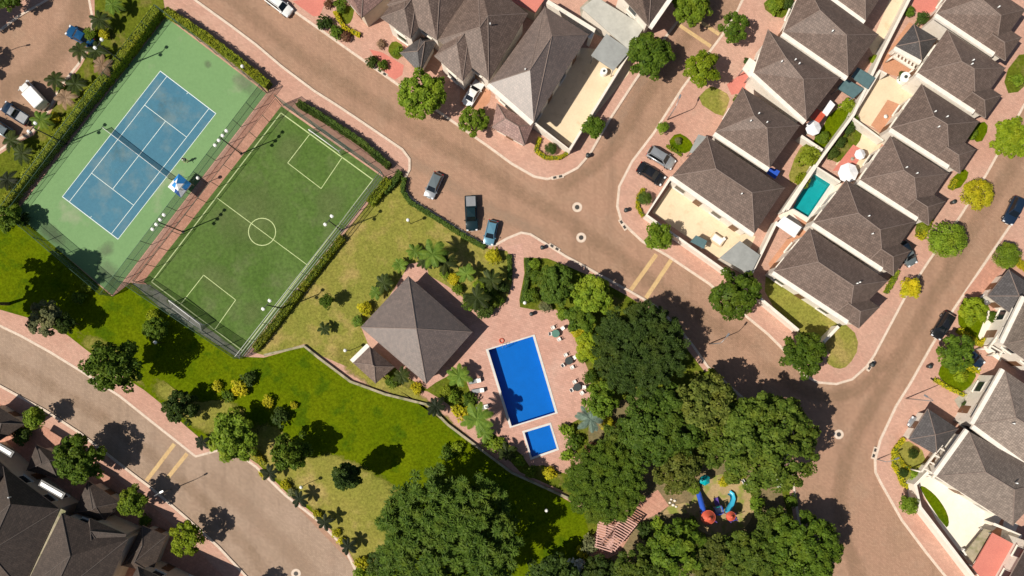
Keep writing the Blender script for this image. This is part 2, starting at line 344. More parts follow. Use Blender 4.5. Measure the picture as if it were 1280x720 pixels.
BLOCK_L = [(-200, 420), (-60, 455), (0, 482), (20, 493), (57, 513), (100, 541), (135, 568), (167, 593), (187, 608), (233, 647), (273, 683), (303, 715), (330, 745), (440, 900), (-200, 900)]
BLOCK_N = [(-200, -200), (66, -200), (60, 0), (25, 20), (2, 37), (-40, 66), (-200, 160)]
for pts, h in ((BLOCK_T, ()), (BLOCK_AB, [TEAL]), (BLOCK_R, ()), (BLOCK_P, [POOL, KIDS]), (BLOCK_L, ()), (BLOCK_N, ())):
    sheet('pavement', pts, K, 'pavement', h)
    strip('kerb', pts, .36, -.02, K + .012, 'kerb', True, kind='structure')
Z1, Z2, Z3 = K + .006, K + .012, K + .018
def lay(name, pts, mat, z=Z1, sm=0, holes=()): return sheet(name, pts, z, mat, holes, sm)
# lawns of the park
lay('lawn', [(117, -120), (170, -120), (200, -30), (207, 14), (14, 262), (-120, 330), (-120, 270), (-56, 230), (16, 183), (43, 169), (63, 143), (81, 109), (102, 83), (118, 53), (119, 22)], 'deep_lawn')
lay('lawn', [(-150, 300), (-60, 300), (18, 264), (141, 371), (164, 353), (306, 446), (330, 447), (380, 433), (398, 448), (438, 478), (482, 494), (535, 507), (560, 532), (600, 562), (640, 592), (700, 620), (735, 640), (748, 690), (750, 790), (470, 790), (456, 738), (446, 708), (433, 681), (399, 647), (359, 616), (323, 580), (300, 565), (288, 557), (260, 556), (232, 532), (205, 507), (180, 487), (150, 468), (117, 444), (85, 419), (45, 400), (0, 387), (-60, 362), (-150, 330)], 'lawn', Z1 - .002)
patch('lawn', [(310, 572), (284, 558), (281, 545), (318, 518), (345, 526), (385, 572), (405, 562), (430, 566), (470, 586), (505, 612), (525, 640), (505, 675), (485, 705), (478, 730), (457, 728), (443, 702), (399, 645), (359, 614), (323, 580)], Z2, 'worn_lawn', .78)
patch('lawn', [(178, 484), (190, 462), (222, 490), (250, 503), (290, 494), (318, 515), (305, 540), (270, 554), (234, 532), (205, 507)], Z2, 'worn_lawn', .55)
patch('lawn', [(85, 419), (110, 410), (150, 432), (175, 470), (190, 490), (180, 486), (150, 466), (117, 443)], Z2, 'worn_lawn', .5)
patch('lawn', [(400, 440), (430, 420), (450, 450), (480, 470), (530, 490), (560, 520), (600, 552), (580, 548), (535, 505), (480, 492), (440, 476)], Z2 + .001, 'worn_lawn', .5)
lay('lawn', [(478, 233), (492, 224), (504, 222), (502, 236), (507, 247), (518, 257), (550, 276), (600, 307), (612, 311), (634, 314), (640, 330), (640, 355), (632, 378), (606, 394), (590, 381), (575, 372), (540, 350), (510, 345), (452, 410), (462, 434), (438, 460), (400, 444), (381, 430), (330, 444), (316, 440), (400, 330)], 'dry_lawn', Z1 + .001)
lay('lawn', [(440, 460), (470, 480), (500, 486), (534, 489), (553, 500), (590, 528), (620, 556), (650, 590), (700, 612), (725, 630), (740, 600), (700, 590), (665, 575), (640, 558), (616, 540), (600, 510), (588, 490), (575, 455), (560, 470), (534, 480), (495, 458), (470, 480)], 'deep_lawn', Z1 + .002)
lay('lawn', [(655, 322), (684, 323), (712, 334), (748, 350), (784, 370), (818, 391), (842, 414), (860, 438), (880, 464), (924, 502), (960, 537), (979, 575), (986, 612), (992, 652), (1003, 722), (1008, 790), (735, 790), (742, 690), (730, 640), (735, 585), (716, 560), (712, 530), (745, 512), (738, 470), (722, 430), (715, 405), (695, 387), (672, 388), (650, 384), (648, 360), (653, 340)], 'deep_lawn', Z1 + .003)
lay('ground', [(730, 520), (770, 500), (870, 480), (960, 560), (985, 640), (995, 720), (1000, 790), (740, 790), (770, 700), (745, 610)], 'soil', Z2 - .002, 2)
lay('ground', [(855, 640), (880, 600), (905, 590), (935, 600), (945, 620), (940, 650), (920, 670), (880, 670)], 'sand', Z3, 2)
lay('path', [(790, 640), (800, 625), (822, 612), (836, 632), (822, 642), (800, 652), (790, 665), (775, 690), (755, 700), (735, 700), (742, 670), (752, 650), (778, 648)], 'red_paving', Z3)
lay('path', [(836, 632), (856, 628), (872, 634), (860, 641), (826, 643)], 'sand', Z3 + .004)
# pool deck and paths round the pavilion
lay('pool_deck', [(506, 340), (511, 330), (524, 328), (534, 334), (536, 344), (560, 358), (592, 382), (607, 395), (630, 385), (638, 376), (642, 352), (640.5, 323), (634, 309), (653, 304), (654, 320), (655.5, 342), (650, 370), (647, 386), (672, 390), (694, 388), (713, 402), (717, 430), (733, 470), (740, 500), (735, 514), (702, 525), (700, 545), (708, 570), (690, 580), (662, 583), (652, 568), (632, 552), (614, 540), (600, 510), (588, 490), (580, 462), (560, 470), (545, 478), (534, 486), (500, 466), (470, 432), (458, 410), (482, 378)], 'deck', Z2, holes=[POOL, KIDS])
# courts
TL, TR, BR, BL = (208, 22), (333, 117), (141, 369), (20, 267)
lay('tennis_court', [TL, TR, BR, BL], 'court_green', Z2)
c0, c1, c2, c3 = (201, 88.5), (271, 142), (148, 300), (78, 246.5)
lay('tennis_court', [c0, c1, c2, c3], 'court_blue', Z2 + .004)
def lerp(a, b, t): return (a[0] + (b[0] - a[0]) * t, a[1] + (b[1] - a[1]) * t)
def C(u, v): return lerp(lerp(c0, c1, u), lerp(c3, c2, u), v)
ZL = Z2 + .008
def line(pa, pb, w=.075, mat='line_paint', z=ZL): strip('court_marking', [pa, pb], w, z - .004, z, mat, kind='structure')
e = .0035
for a, b in (((0, e), (1, e)), ((0, 1 - e), (1, 1 - e))): line(C(*a), C(*b), .11)
for u in (.004, .125, .875, .996): line(C(u, .0065), C(u, .9935))
for v in (.231, .769): line(C(.129, v), C(.871, v))
line(C(.5, .234), C(.5, .766))
for v in (.012, .988): line(C(.5, v - .005), C(.5, v + .005))
for pts in ([(118, 312), (138, 296), (148, 312), (136, 324), (124, 326)], [(110, 340), (130, 318), (146, 326), (158, 352), (140, 366)], [(253, 79), (262, 73), (268, 83), (259, 89)], [(286, 96), (304, 84), (330, 112), (318, 126), (300, 118)], [(40, 285), (58, 270), (90, 300), (80, 316)]):
    patch('tennis_court', pts, Z2 + .004, 'worn_court', .35, 2, .7)
for pts in ([(128, 190), (150, 172), (168, 190), (150, 220), (130, 215)], [(180, 130), (215, 110), (240, 140), (205, 165)]):
    patch('tennis_court', pts, Z2 + .0055, 'worn_court', .3, 2, .15)
lay('path', [(336, 120), (344, 117), (353, 131), (189, 351), (178, 356), (163, 350)], 'red_paving', Z2 - .003)
lay('football_pitch', [(352, 133), (480, 223), (304, 446), (180, 352)], 'turf', Z2)
for pts in ([(270, 230), (320, 215), (370, 250), (360, 300), (310, 330), (262, 300)], [(350, 160), (385, 170), (370, 215), (335, 205)], [(390, 230), (440, 235), (430, 280), (395, 275)], [(240, 320), (290, 330), (300, 370), (250, 375)], [(300, 380), (330, 370), (330, 400), (305, 415)]):
    patch('football_pitch', pts, Z2 + .0008 * (1 + pts[0][0] % 3), 'worn_turf', .3, 2, 1.0)
F0, F1, F2, F3 = (351.5, 141.5), (466.5, 225), (303.5, 438.5), (190, 352.5)
def fl(a, b, w=.10): strip('court_marking', [a, b], w, Z2 + .002, Z2 + .006, 'turf_line', kind='structure')
for a, b in ((F0, F1), (F1, F2), (F2, F3), (F3, F0)): fl(a, b, .15)
fl(lerp(F0, F3, .5), lerp(F1, F2, .5))
cc = [(328 + 17 * math.cos(t / 24 * math.tau), 290 + 17 * math.sin(t / 24 * math.tau)) for t in range(24)]
strip('court_marking', cc, .12, Z2 + .002, Z2 + .0065, 'turf_line', True, kind='structure')
for q in ([(388, 167.5), (360, 204), (401.7, 236), (428, 197)], [(226.7, 380), (255, 344), (295, 375), (269, 412)]):
    for a, b in zip(q, q[1:]): fl(a, b)
lay('pavement', [(166, 354), (188, 356), (302, 441), (300, 449), (200, 384)], 'grey_concrete', Z2 + .004)
# worn lanes, dust and darker tyre-polished stretches of the block paving
def lane(mat, pts, w, z=.005, amp=.6):
    amp *= .8
    q = [P(*p) for p in smooth_pts(pts, 2, False)]; n = len(q); vs = []; L = 0
    for i, p in enumerate(q):
        dd = (q[min(i + 1, n - 1)] - q[max(i - 1, 0)]).normalized(); nn = Vector((-dd.y, dd.x, 0))
        for k in (-.5, -.18, .18, .5): vs.append(p + nn * w * k + Vector((0, 0, z)))
    o = mesh('road', vs, [(4 * i + k + 1, 4 * i + k, 4 * i + 4 + k, 4 * i + 5 + k) for i in range(n - 1) for k in range(3)], mat)
    if o.data.polygons[0].normal.z < 0: o.data.flip_normals()
    at = o.data.attributes.new('rim', 'FLOAT', 'POINT'); v = []
    for i in range(n):
        ee = min(1, i / 3, (n - 1 - i) / 3); v += [0, amp * ee, amp * ee, 0]
    at.data.foreach_set('value', v); o['kind'] = 'structure'
lane('road_dirt', [(270, -20), (360, 60), (460, 125), (560, 185), (640, 235), (700, 270), (760, 310), (850, 380), (950, 440)], 3.2)
lane('road_pale', [(250, 10), (330, 72), (430, 145), (520, 205), (600, 255), (690, 300)], 2.4, .0058, .8)
lane('road_dirt', [(900, -10), (850, 60), (800, 130), (760, 200), (690, 240)], 2.8, .0063, .7)
lane('road_pale', [(830, 60), (790, 120), (755, 190)], 1.6, .0068, .7)
lane('road_dirt', [(1290, 170), (1220, 280), (1150, 400), (1100, 490), (1060, 560), (1045, 640), (1080, 740)], 3.0, .0073, .7)
lane('road_dirt', [(1110, 440), (1080, 490), (1020, 500), (950, 455)], 2.6, .0078, .8)
lane('road_pale', [(255, 590), (330, 655), (410, 740)], 3.2, .0083, .8)
lane('road_dirt', [(-20, 440), (80, 490), (180, 560), (270, 640), (340, 720)], 2.6, .0088, .5)
lane('road_dirt', [(110, -20), (90, 40), (50, 90), (-20, 130)], 4.5, .0093, .7)
# road furniture in the surface: speed stripes, manhole rings, gullies
for a, b, w in (((847, 30), (888.5, 58), .55), ((871, 24), (899, 43), .55), ((820.5, 318), (788.5, 362.5), .62), ((839, 325), (807.5, 372.5), .62), ((218, 555), (183, 601), .6), ((234, 567), (209, 598), .6)):
    strip('road_marking', [a, b], w, 0, .014, 'stripe', kind='structure')
for x, y, r in ((721.5, 259, 6.2), (726.5, 297, 6.2), (1048.5, 543, 6), (370, 717, 6)):
    strip('road_marking', [(x + r * .74 * math.cos(t / 20 * math.tau), y + r * .74 * math.sin(t / 20 * math.tau)) for t in range(20)], .40, 0, .016, 'kerb', True, kind='structure')
MH = [("round iron manhole lid in a pale ring, by the pink pavement corner", 721.5, 259), ("round iron manhole lid in a pale ring, nearest the two middle road stripes", 726.5, 297), ("round iron manhole lid in a pale ring on the road east of the grove", 1048.5, 543), ("round iron manhole lid at the bottom edge of the pinkish road", 370, 717)]
for lb, x, y in MH:
    bm = bmesh.new(); bmesh.ops.create_cone(bm, cap_ends=True, segments=20, radius1=.36, radius2=.34, depth=.03, matrix=Matrix.Translation(P(x, y) + Vector((0, 0, .012))))
    for k in range(-2, 3): bm_box(bm, P(x, y) + Vector((0, k * .12, .03)), (.45, .03, .014))
    tag(from_bm('manhole_cover', bm, 'iron'), lb, 'manhole cover', 'manhole covers in the road')
GD = [("pair of dark drain grates in the kerb beside the brick path mouth", 693, 309.5, -.55), ("pair of dark drain grates in the kerb below the rounded garden corner", 778.5, 281, -1.0), ("pair of dark drain grates in the kerb beside the two round topiary balls", 1092.5, 566, 1.3), ("pair of dark drain grates in the kerb under the white corner wall", 697, 221.5, .2), ("pair of dark drain grates in the kerb beside the big street tree", 478, 91, -.6), ("pair of dark drain grates in the kerb at the bend below the round tree", 1088, 457, 1.0)]
for lb, x, y, a in GD:
    t = empty('drain_grate', P(x, y, 0), lb, 'drain', 'kerb drains', a)
    box('frame', (0, 0, .07), (1.9, .55, .16), 'kerb', t, 0, .02)
    for k in (-1, 1): box('grate', (k * .45, 0, .155), (.5, .36, .02), 'iron', t)
# house plots: drives, patios, lawns
NL = 0
for nm, m, pts in [
 ('driveway', 'red_tile', [(378, 0), (408, 0), (400, 20), (392, 21), (366, 2)]), ('driveway', 'red_tile', [(462, 62), (478, 66), (505, 82), (503, 94), (494, 100), (480, 92)]),
 ('lawn', 'deep_lawn', [(416, 18), (428, 8), (444, 8), (440, 28), (432, 32)]), ('lawn', 'deep_lawn', [(484, 62), (492, 50), (506, 58), (500, 76), (490, 72)]),
 ('driveway', 'orange_tile', [(575, 112), (600, 90), (616, 104), (612, 128), (600, 140), (575, 132)]),
 ('patio', 'cream_patio', [(712, 184), (667, 152), (727, 60), (790, 66), (786, 92)]), ('patio', 'concrete', [(725, 10), (742, -6), (800, 30), (784, 60), (727, 36)]),
 ('lawn', 'dry_lawn', [(886, 108), (896, 110), (913, 120), (908, 137), (902, 148), (869, 126)]), ('driveway', 'red_tile', [(908, 106), (932, 88), (944, 94), (928, 116), (914, 119)]),
 ('lawn', 'lawn', [(833, 180), (846, 165), (862, 174), (868, 186), (852, 194)]), ('lawn', 'deep_lawn', [(967, -6), (990, -6), (988, 14), (974, 26), (950, 8)]),
 ('patio', 'cream_patio', [(838, 232), (944, 296), (926, 336), (900, 325), (815, 266)]),  ('patio', 'orange_tile', [(960, 330), (1004, 272), (1012, 282), (968, 345)]),
 ('lawn', 'dry_lawn', [(957, 340), (968, 338), (1066, 410), (1074, 434), (1060, 458), (1046, 462), (1030, 452), (1040, 440), (1000, 420), (955, 372)]),
 ('patio', 'cream_patio', [(1120, -20), (1144, -20), (1100, 70), (1090, 68), (1086, 60)]), ('patio', 'orange_tile', [(1102, 74), (1136, 28), (1176, 52), (1140, 100), (1104, 92)]),
 ('patio', 'red_tile', [(1142, -6), (1174, -6), (1168, 14), (1150, 20), (1140, 10)]), ('patio', 'white_patio', [(1160, 28), (1172, 18), (1190, 36), (1172, 50), (1160, 42)]),
 ('patio', 'cream_patio', [(1100, 88), (1148, 118), (1112, 170), (1066, 148)]), ('patio', 'cream_patio', [(1072, 150), (1106, 172), (1076, 226), (1044, 206)]), ('lawn', 'deep_lawn', [(1066, 156), (1082, 166), (1052, 206), (1028, 196)]),
 ('patio', 'red_tile', [(1066, 181), (1080, 189), (1066, 212), (1040, 214)]), ('lawn', 'lawn', [(1036, 142), (1060, 130), (1064, 143), (1030, 190), (1012, 182), (1028, 160)]),
 ('lawn', 'dry_lawn', [(996, 188), (1012, 176), (1028, 190), (1004, 226), (982, 230)]), ('patio', 'red_tile', [(978, 262), (986, 244), (996, 250), (984, 272), (972, 270)]), ('patio', 'white_patio', [(972, 270), (986, 262), (1004, 284), (994, 296)]),
 ('patio', 'white_patio', [(1012, 208), (1052, 230), (1014, 282), (982, 262)]), ('lawn', 'deep_lawn', [(1146, 277), (1160, 268), (1168, 276), (1152, 302), (1142, 292)]), ('lawn', 'lawn', [(1208, 166), (1228, 150), (1236, 160), (1224, 182)]),
 ('lawn', 'deep_lawn', [(1252, 96), (1280, 60), (1300, 90), (1262, 124)]), ('lawn', 'lawn', [(1186, 226), (1204, 210), (1212, 218), (1196, 240)]),
 ('lawn', 'lawn', [(1196, 392), (1208, 366), (1244, 390), (1238, 426), (1226, 430), (1198, 410)]), ('lawn', 'lawn', [(1170, 464), (1188, 444), (1224, 462), (1206, 494), (1178, 478)]),
 ('lawn', 'dry_lawn', [(1116, 572), (1128, 546), (1160, 568), (1146, 598), (1134, 610)]), ('patio', 'white_patio', [(1146, 604), (1164, 584), (1272, 656), (1262, 680), (1226, 726), (1170, 650)]),
 ('driveway', 'white_patio', [(1234, 388), (1270, 400), (1250, 452), (1232, 440), (1222, 420)]), ('driveway', 'red_paving', [(1236, 325), (1252, 336), (1236, 366), (1226, 386), (1204, 368)]), ('driveway', 'concrete', [(1192, 500), (1226, 470), (1240, 480), (1218, 530), (1204, 520)]),
 ('lawn', 'lawn', [(1148, 610), (1152, 606), (1166, 616), (1176, 628), (1184, 642), (1186, 656), (1181, 660)]), ('patio', 'orange_tile', [(1222, 700), (1234, 668), (1244, 660), (1256, 640), (1240, 720)]),
 ('driveway', 'red_paving', [(-60, 490), (0, 505), (70, 540), (200, 640), (290, 730), (-60, 730)])]:
    NL += 1; lay(nm, pts, m, Z1 + NL * .0005, 1 if nm == 'lawn' else 0, [TEAL] if m == 'white_patio' and pts[0] == (1012, 208) else ())
# pools: shell, water, coping
def pool(pts, label, tile, depth, cop=True, level=.02):
    t = empty('swimming_pool', sum((P(*p) for p in pts), Vector()) / 4, label, 'swimming pool')
    loc = t.location
    g = [P(*p) - loc for p in pts]
    vs = [Vector((p.x, p.y, -depth)) for p in g] + [Vector((p.x, p.y, K - .01)) for p in g]
    mesh('shell', vs, [(3, 2, 1, 0)] + [(i, (i + 1) % 4, 4 + (i + 1) % 4, 4 + i) for i in range(4)], tile, t)
    mesh('water', [Vector((p.x * .998, p.y * .998, level)) for p in g], [(0, 3, 2, 1)], 'pool_water', t)
    if cop:
        vs, fs = ribbon_geo(g, .42, K - .02, K + .07, True, .2)
        bm = bmesh.new(); V = [bm.verts.new(v) for v in vs]; [bm.faces.new([V[i] for i in f]) for f in fs]
        from_bm('coping', bm, 'pool_coping', t)
    return t
t = pool(POOL, 'large deep blue swimming pool with pale coping on the brick deck', 'pool_tile', 1.25)
for k in (-1, 1):
    bm = bmesh.new(); o = Vector((-2.7 + k * .28 * .95, 5.25 + k * .28 * .3, 0))
    for a, b in (((0, .5, .1), (0, .4, .95)), ((0, .4, .95), (0, -.1, 1.0)), ((0, -.1, 1.0), (0, -.3, -.6))): bm_tube(bm, o + Vector(a), o + Vector(b), .025)
    from_bm('ladder_rail', bm, 'alloy', t)
pool(KIDS, 'small blue paddling pool with pale coping', 'pool_tile', .4)
pool(TEAL, 'narrow turquoise pool in a white walled backyard', 'teal_tile', 1.0, True)
# ------------------------------------------------------------------ houses
def inset(poly, d):
    """shrink a convex outline by d metres"""
    n = len(poly); c = sum((Vector(p[:2]) for p in poly), Vector((0, 0))) / n; L = []
    for i in range(n):
        a, b = Vector(poly[i][:2]), Vector(poly[(i + 1) % n][:2]); t = (b - a).normalized(); nn = Vector((-t.y, t.x))
        if nn.dot(c - a) < 0: nn = -nn
        L.append((a + nn * d, t))
    out = []
    for i in range(n):
        (p, t), (q, u) = L[i - 1], L[i]
        den = t.x * u.y - t.y * u.x
        out.append(p + t * (((q - p).x * u.y - (q - p).y * u.x) / den) if abs(den) > 1e-4 else q)
    return out
def roof_part(root, base, corners, ridge, ze, zr, mat, ridge_mat='ridge_tile', thick=.2):
    c = [P(*p, ze) - base for p in corners]; r = [P(*p, zr) - base for p in ridge]
    if len(r) == 1: F = [(c[0], c[1], r[0]), (c[1], c[2], r[0]), (c[2], c[3], r[0]), (c[3], c[0], r[0])]
    else: F = [(c[0], c[1], r[1], r[0]), (c[1], c[2], r[1]), (c[2], c[3], r[0], r[1]), (c[3], c[0], r[0])]
    vs, fs, uv = [], [], []
    for f in F:
        a, b = f[0], f[1]; u = (b - a).normalized()
        nn = (b - a).cross(f[2] - a).normalized()
        if nn.z < 0: nn = -nn
        v = nn.cross(u).normalized(); v = -v if v.z < 0 else v
        i0 = len(vs); vs += list(f); fs.append(tuple(range(i0, i0 + len(f)))); uv += [((p - a).dot(u), (p - a).dot(v)) for p in f]
    o = mesh('roof', vs, fs, mat, root, uv=uv)
    if (c[1] - c[0]).cross(c[2] - c[1]).z < 0: o.data.flip_normals()
    # fascia board and soffit under the eave
    vs, fs = [], []
    for p in c: vs += [p + Vector((0, 0, -.012)), p + Vector((0, 0, -thick))]
    for i in range(4): j = (i + 1) % 4; fs.append((2 * i, 2 * j, 2 * j + 1, 2 * i + 1))
    fs.append((1, 3, 5, 7)); mesh('fascia', vs, fs, 'fascia', root)
    bm = bmesh.new()
    E = [(q, r[0]) for q in c] if len(r) == 1 else [(c[0], r[0]), (c[3], r[0]), (c[1], r[1]), (c[2], r[1]), (r[0], r[1])]
    up = Vector((0, 0, .03))
    for a, b in E:
        if (a - b).length > .1: bm_tube(bm, a + up, b + up, .06, .06, 6)
    from_bm('ridge_tiles', bm, ridge_mat, root)
    return c
def wall_part(root, c, ze, mat, d=.55, z0=0, wins=(), doors=(), loc=None):
    w = inset(c, d); n = len(w)
    vs = [Vector((p.x, p.y, z0)) for p in w] + [Vector((p.x, p.y, ze - .15)) for p in w]
    mesh('wall', vs, [(i, (i + 1) % n, n + (i + 1) % n, n + i) for i in range(n)] + [tuple(range(n, 2 * n))], mat, root)
    cen = sum(w, Vector((0, 0))) / n
    def opening(ei, t, ww, hh, zc, kind):
        a, b = w[ei], w[(ei + 1) % n]; u = (b - a).normalized(); nn = Vector((-u.y, u.x))
        if nn.dot(a - cen) < 0: nn = -nn
        p = a.lerp(b, t); rz = math.atan2(u.y, u.x)
        q = p + nn * .02
        f = box('window' if kind == 'w' else 'door', (q.x, q.y, zc), (ww + .2, .12, hh + .2), 'window_frame' if kind == 'w' else 'door_wood', root, rz)
        q = p + nn * .075
        if kind == 'w':
            box('pane', (q.x, q.y, zc), (ww, .03, hh), 'window_glass', f, rz)
            q = p + nn * .13; box('sill', (q.x, q.y, zc - hh / 2 - .14), (ww + .4, .28, .07), 'wall_white', f, rz)
        else:
            q = p + nn * .1 + u * ww * .38; box('handle', (q.x, q.y, zc), (.05, .08, .22), 'alloy', f, rz)
    for x in wins: opening(*x, 'w')
    for x in doors: opening(*x, 'd')
def gutter(root, a, b, z, w=.62, mat='gutter_white'):
    d = (b - a).normalized(); nn = Vector((-d.y, d.x, 0))
    vs, fs = ribbon_geo([a, b], w, z - .35, z + .03)
    mesh('gutter', vs, fs, mat, root)
def house(label, roofs, cat='house', group=None, wall='wall_cream', name='house', wins=True):
    """roofs: (corners BL BR TR TL at the eave, ridge points, eave z, ridge z, material, gutter edges, window edges)"""
    p0 = roofs[0][0]; base = sum((P(*p, roofs[0][2]) for p in p0), Vector()) / 4; base.z = 0
    root = empty(name, base, label, cat, group)
    for cs, rd, ze, zr, mt, gut, we in roofs:
        rm = 'ridge_dark' if mt in ('roof_dark',) else 'ridge_tile'
        c = roof_part(root, base, cs, rd, ze, zr, mt, rm)
        W, D = [], []
        for e in we:
            L = (c[(e + 1) % 4] - c[e]).length; k = max(1, int(L / 3.6)); 
            for i in range(k):
                t = (i + .5) / k
                if ze > 4.5: W.append((e, t, 1.5, 1.3, ze - 1.45))
                if i == k // 2 and ze < 4: D.append((e, t, 1.0, 2.1, 1.17))
                elif i % 2 == 0 or ze < 4: W.append((e, t, 1.6, 1.4, 1.7))
                else: D.append((e, t, 1.0, 2.1, 1.17))
        wall_part(root, c, ze, wall, wins=W, doors=D)
        for e in gut:
            a, b = c[e], c[(e + 1) % 4]; n = Vector((b.y - a.y, a.x - b.x, 0)).normalized()
            if n.dot(sum(c, Vector()) / 4 - a) > 0: n = -n
            gutter(root, a + n * .29, b + n * .29, ze)
    if roofs[0][2] > 4.5:
        r0 = [P(*p, roofs[0][3]) - base for p in roofs[0][1]]; dd = (r0[-1] - r0[0]).normalized() if len(r0) > 1 else Vector((1, 0, 0)); sd = Vector((-dd.y, dd.x, 0))
        for k in range(random.choice((1, 2, 2, 3))):
            s = random.choice((-1, 1)); q = r0[0].lerp(r0[-1], random.uniform(-.1, 1.1)) + sd * s * random.uniform(.5, 1.1); q.z -= .42
            tube('vent_pipe', q, q + Vector((0, 0, .55)), .09, 'tank_white', root, .09); 
    return root
EZ, RZ = 5.8, 8.9
R5 = 'roof_brown'
def flat_roof(label, pts, z, mat, cat='roof', th=.18, name='flat_roof', posts=True, wall=None):
    q = [P(*p, z) for p in pts]; base = sum(q, Vector()) / len(q); base.z = 0
    root = empty(name, base, label, cat); q = [p - base for p in q]; n = len(q)
    vs = q + [p - Vector((0, 0, th)) for p in q]
    bm = bmesh.new(); V = [bm.verts.new(v) for v in vs]
    bm.faces.new(V[:n]); bm.faces.new(V[n:][::-1])
    for i in range(n): bm.faces.new((V[i], V[n + i], V[n + (i + 1) % n], V[(i + 1) % n]))
    from_bm('roof_slab', bm, mat, root)
    w = inset(q, .18)
    if wall:
        mesh('wall', [Vector((p.x, p.y, 0)) for p in w] + [Vector((p.x, p.y, z - th)) for p in w], [(i, (i + 1) % n, n + (i + 1) % n, n + i) for i in range(n)], wall, root)
    elif posts:
        for p in w: tube('post', (p.x, p.y, 0), (p.x, p.y, z - th), .07, 'metal_grey', root)
    return root
def S4(ps, dx, dy): return [(x + dx, y + dy) for x, y in ps]
# --- the row along the top road
GT = 'houses along the top road'
house('brown hip roofed house at the top with cream upper front over a small lawn', [
  ([(484, 6), (546, 50), (600, -22), (538, -66)], [(534, -6), (551, -29)], EZ, RZ, R5, (), (0,)),
  ([(476, 22), (513, 48), (545, 5), (508, -21)], [(505.5, 11), (522, -11)], EZ - .06, EZ + 1.9, R5, (), (0,))], 'house', GT, 'wall_white')
house('light grey hip roofed porch wing at the top with a pale curved front', [
  ([(400, -40), (452, 22), (490, -10), (440, -70)], [(436, -14), (455, -30)], 4.6, 6.6, 'roof_pink', (), (0,))], 'house', GT)
house('brown house between the dark alley gaps with a white car in its forecourt', [
  ([(548, 50), (611, 101), (660, 17), (597, -33)], [(600, 34), (610, 20)], EZ, RZ, R5, (), (0,)),
  ([(543, 70), (578, 101), (606, 64), (571, 33)], [(571, 55), (588, 32)], EZ - .06, EZ + 1.9, R5, (), (0, 3))], 'house', GT, 'wall_white')
house('long brown roofed corner house with a silvery front hip beside the walled terrace', [
  ([(611.7, 104), (667, 152.5), (736, 43), (681, 8)], [(662.5, 87.5), (690, 45)], EZ, RZ, 'roof_glazed', (0,), (0, 1))], 'house', GT, 'wall_white')
house('low slate grey carport with a hip roof below the cream upper front', [
  ([(500, 66), (525, 91), (547, 50), (526, 46)], [(522, 64), (531, 52)], 2.9, 4.0, 'roof_slate', (), (0,))], 'carport', 'garage roofs of the houses', 'wall_white', 'carport')
house('low reddish hip roofed garage at the corner under the silvery hip', [
  ([(615, 159), (656, 182), (667, 155), (621, 129)], [(632, 148), (648, 158)], 2.8, 3.9, 'roof_pink', (), (0,))], 'garage', 'garage roofs of the houses', 'wall_white', 'garage')
house('shaded dark brown roof at the top behind the grey concrete terrace', [
  ([(770, -12), (811, 33), (856, -32), (810, -80)], [(800, -14), (816, -38)], EZ, RZ, R5, (1,), (0,))], 'house', GT, 'wall_white')
flat_roof('pale grey concrete terrace roof at the top beside the shaded dark roof', [(727, 10), (745, -4), (806, 33), (786, 62)], 2.9, 'pale_roof', wall='wall_white')
flat_roof('blue grey flat roof at the upper end of the cream terrace', [(739, 69), (758, 42), (788, 63), (767, 88)], 2.9, 'flat_roof')
flat_roof('small terracotta flat roof between the two top houses', [(640, 2), (650, -14), (680, 0), (669, 16)], 3.0, 'red_tile', wall='wall_cream')
# --- double row on the right
GA = 'houses of the left column in the terrace block'
A = [('uppermost brown roof of the left column, cut by the photo edge', [(1000, -34), (1082, 26), (1118, -30), (1030, -92)], [(1048, -58), (1081, -30)]),
 ('brown hip roof of the left column beside the corner lawn at the top', [(979, 40), (1060, 96), (1098, 43), (1006, -24)], [(1025, 13), (1058, 44)]),
 ('brown hip roof of the left column next to the white porch slab', [(942, 91), (1008, 151), (1050, 97), (960, 37)], [(982.5, 72.5), (1004, 99)]),
 ('brown hip roof of the left column beside the dry front lawn', [(894, 165), (962, 210), (1000, 157), (928, 109)], [(943, 145), (958.7, 160)]),
 ('largest brown roof of the left column, by the cream walled patio', [(840, 220), (943, 292), (981, 235), (884, 170)], [(895, 211), (940, 241)])]
for lb, cs, rd in A: house(lb, [(cs, rd, EZ, RZ, R5, (0,), (0,) if 'largest' in lb else (3,))], 'house', GA, 'wall_white')
GB = 'houses of the right column in the terrace block'
B = [('brown hip roof of the right column cut by the top right corner', [(1170.6, 17), (1244, 66), (1282, 12), (1210, -36)], [(1226, -2), (1251, 19.5)]),
 ('brown hip roof of the right column beside the slate pyramid outhouse', [(1147, 91), (1219, 138), (1257, 85), (1184, 37)], [(1202, 77), (1217.5, 86)]),
 ('brown hip roof of the right column beside the terrace with a red mat', [(1113.6, 160), (1187, 207), (1224, 152), (1152, 105)], [(1167.5, 145.5), (1184, 155.5)]),
 ('brown hip roof of the right column beside the red patio with parasols', [(1075, 225), (1148, 272), (1186, 217), (1113, 170)], [(1130, 213), (1143, 222)]),
 ('brown hip roof of the right column next to the turquoise pool', [(1016.6, 278), (1104, 335), (1145, 277), (1058, 225)], [(1073, 266.5), (1100, 287)]),
 ('lowest brown roof of the right column, by the grass corner and white side wall', [(967, 339), (1061, 401), (1110, 351), (1012, 285)], [(1023, 327.5), (1067, 357)])]
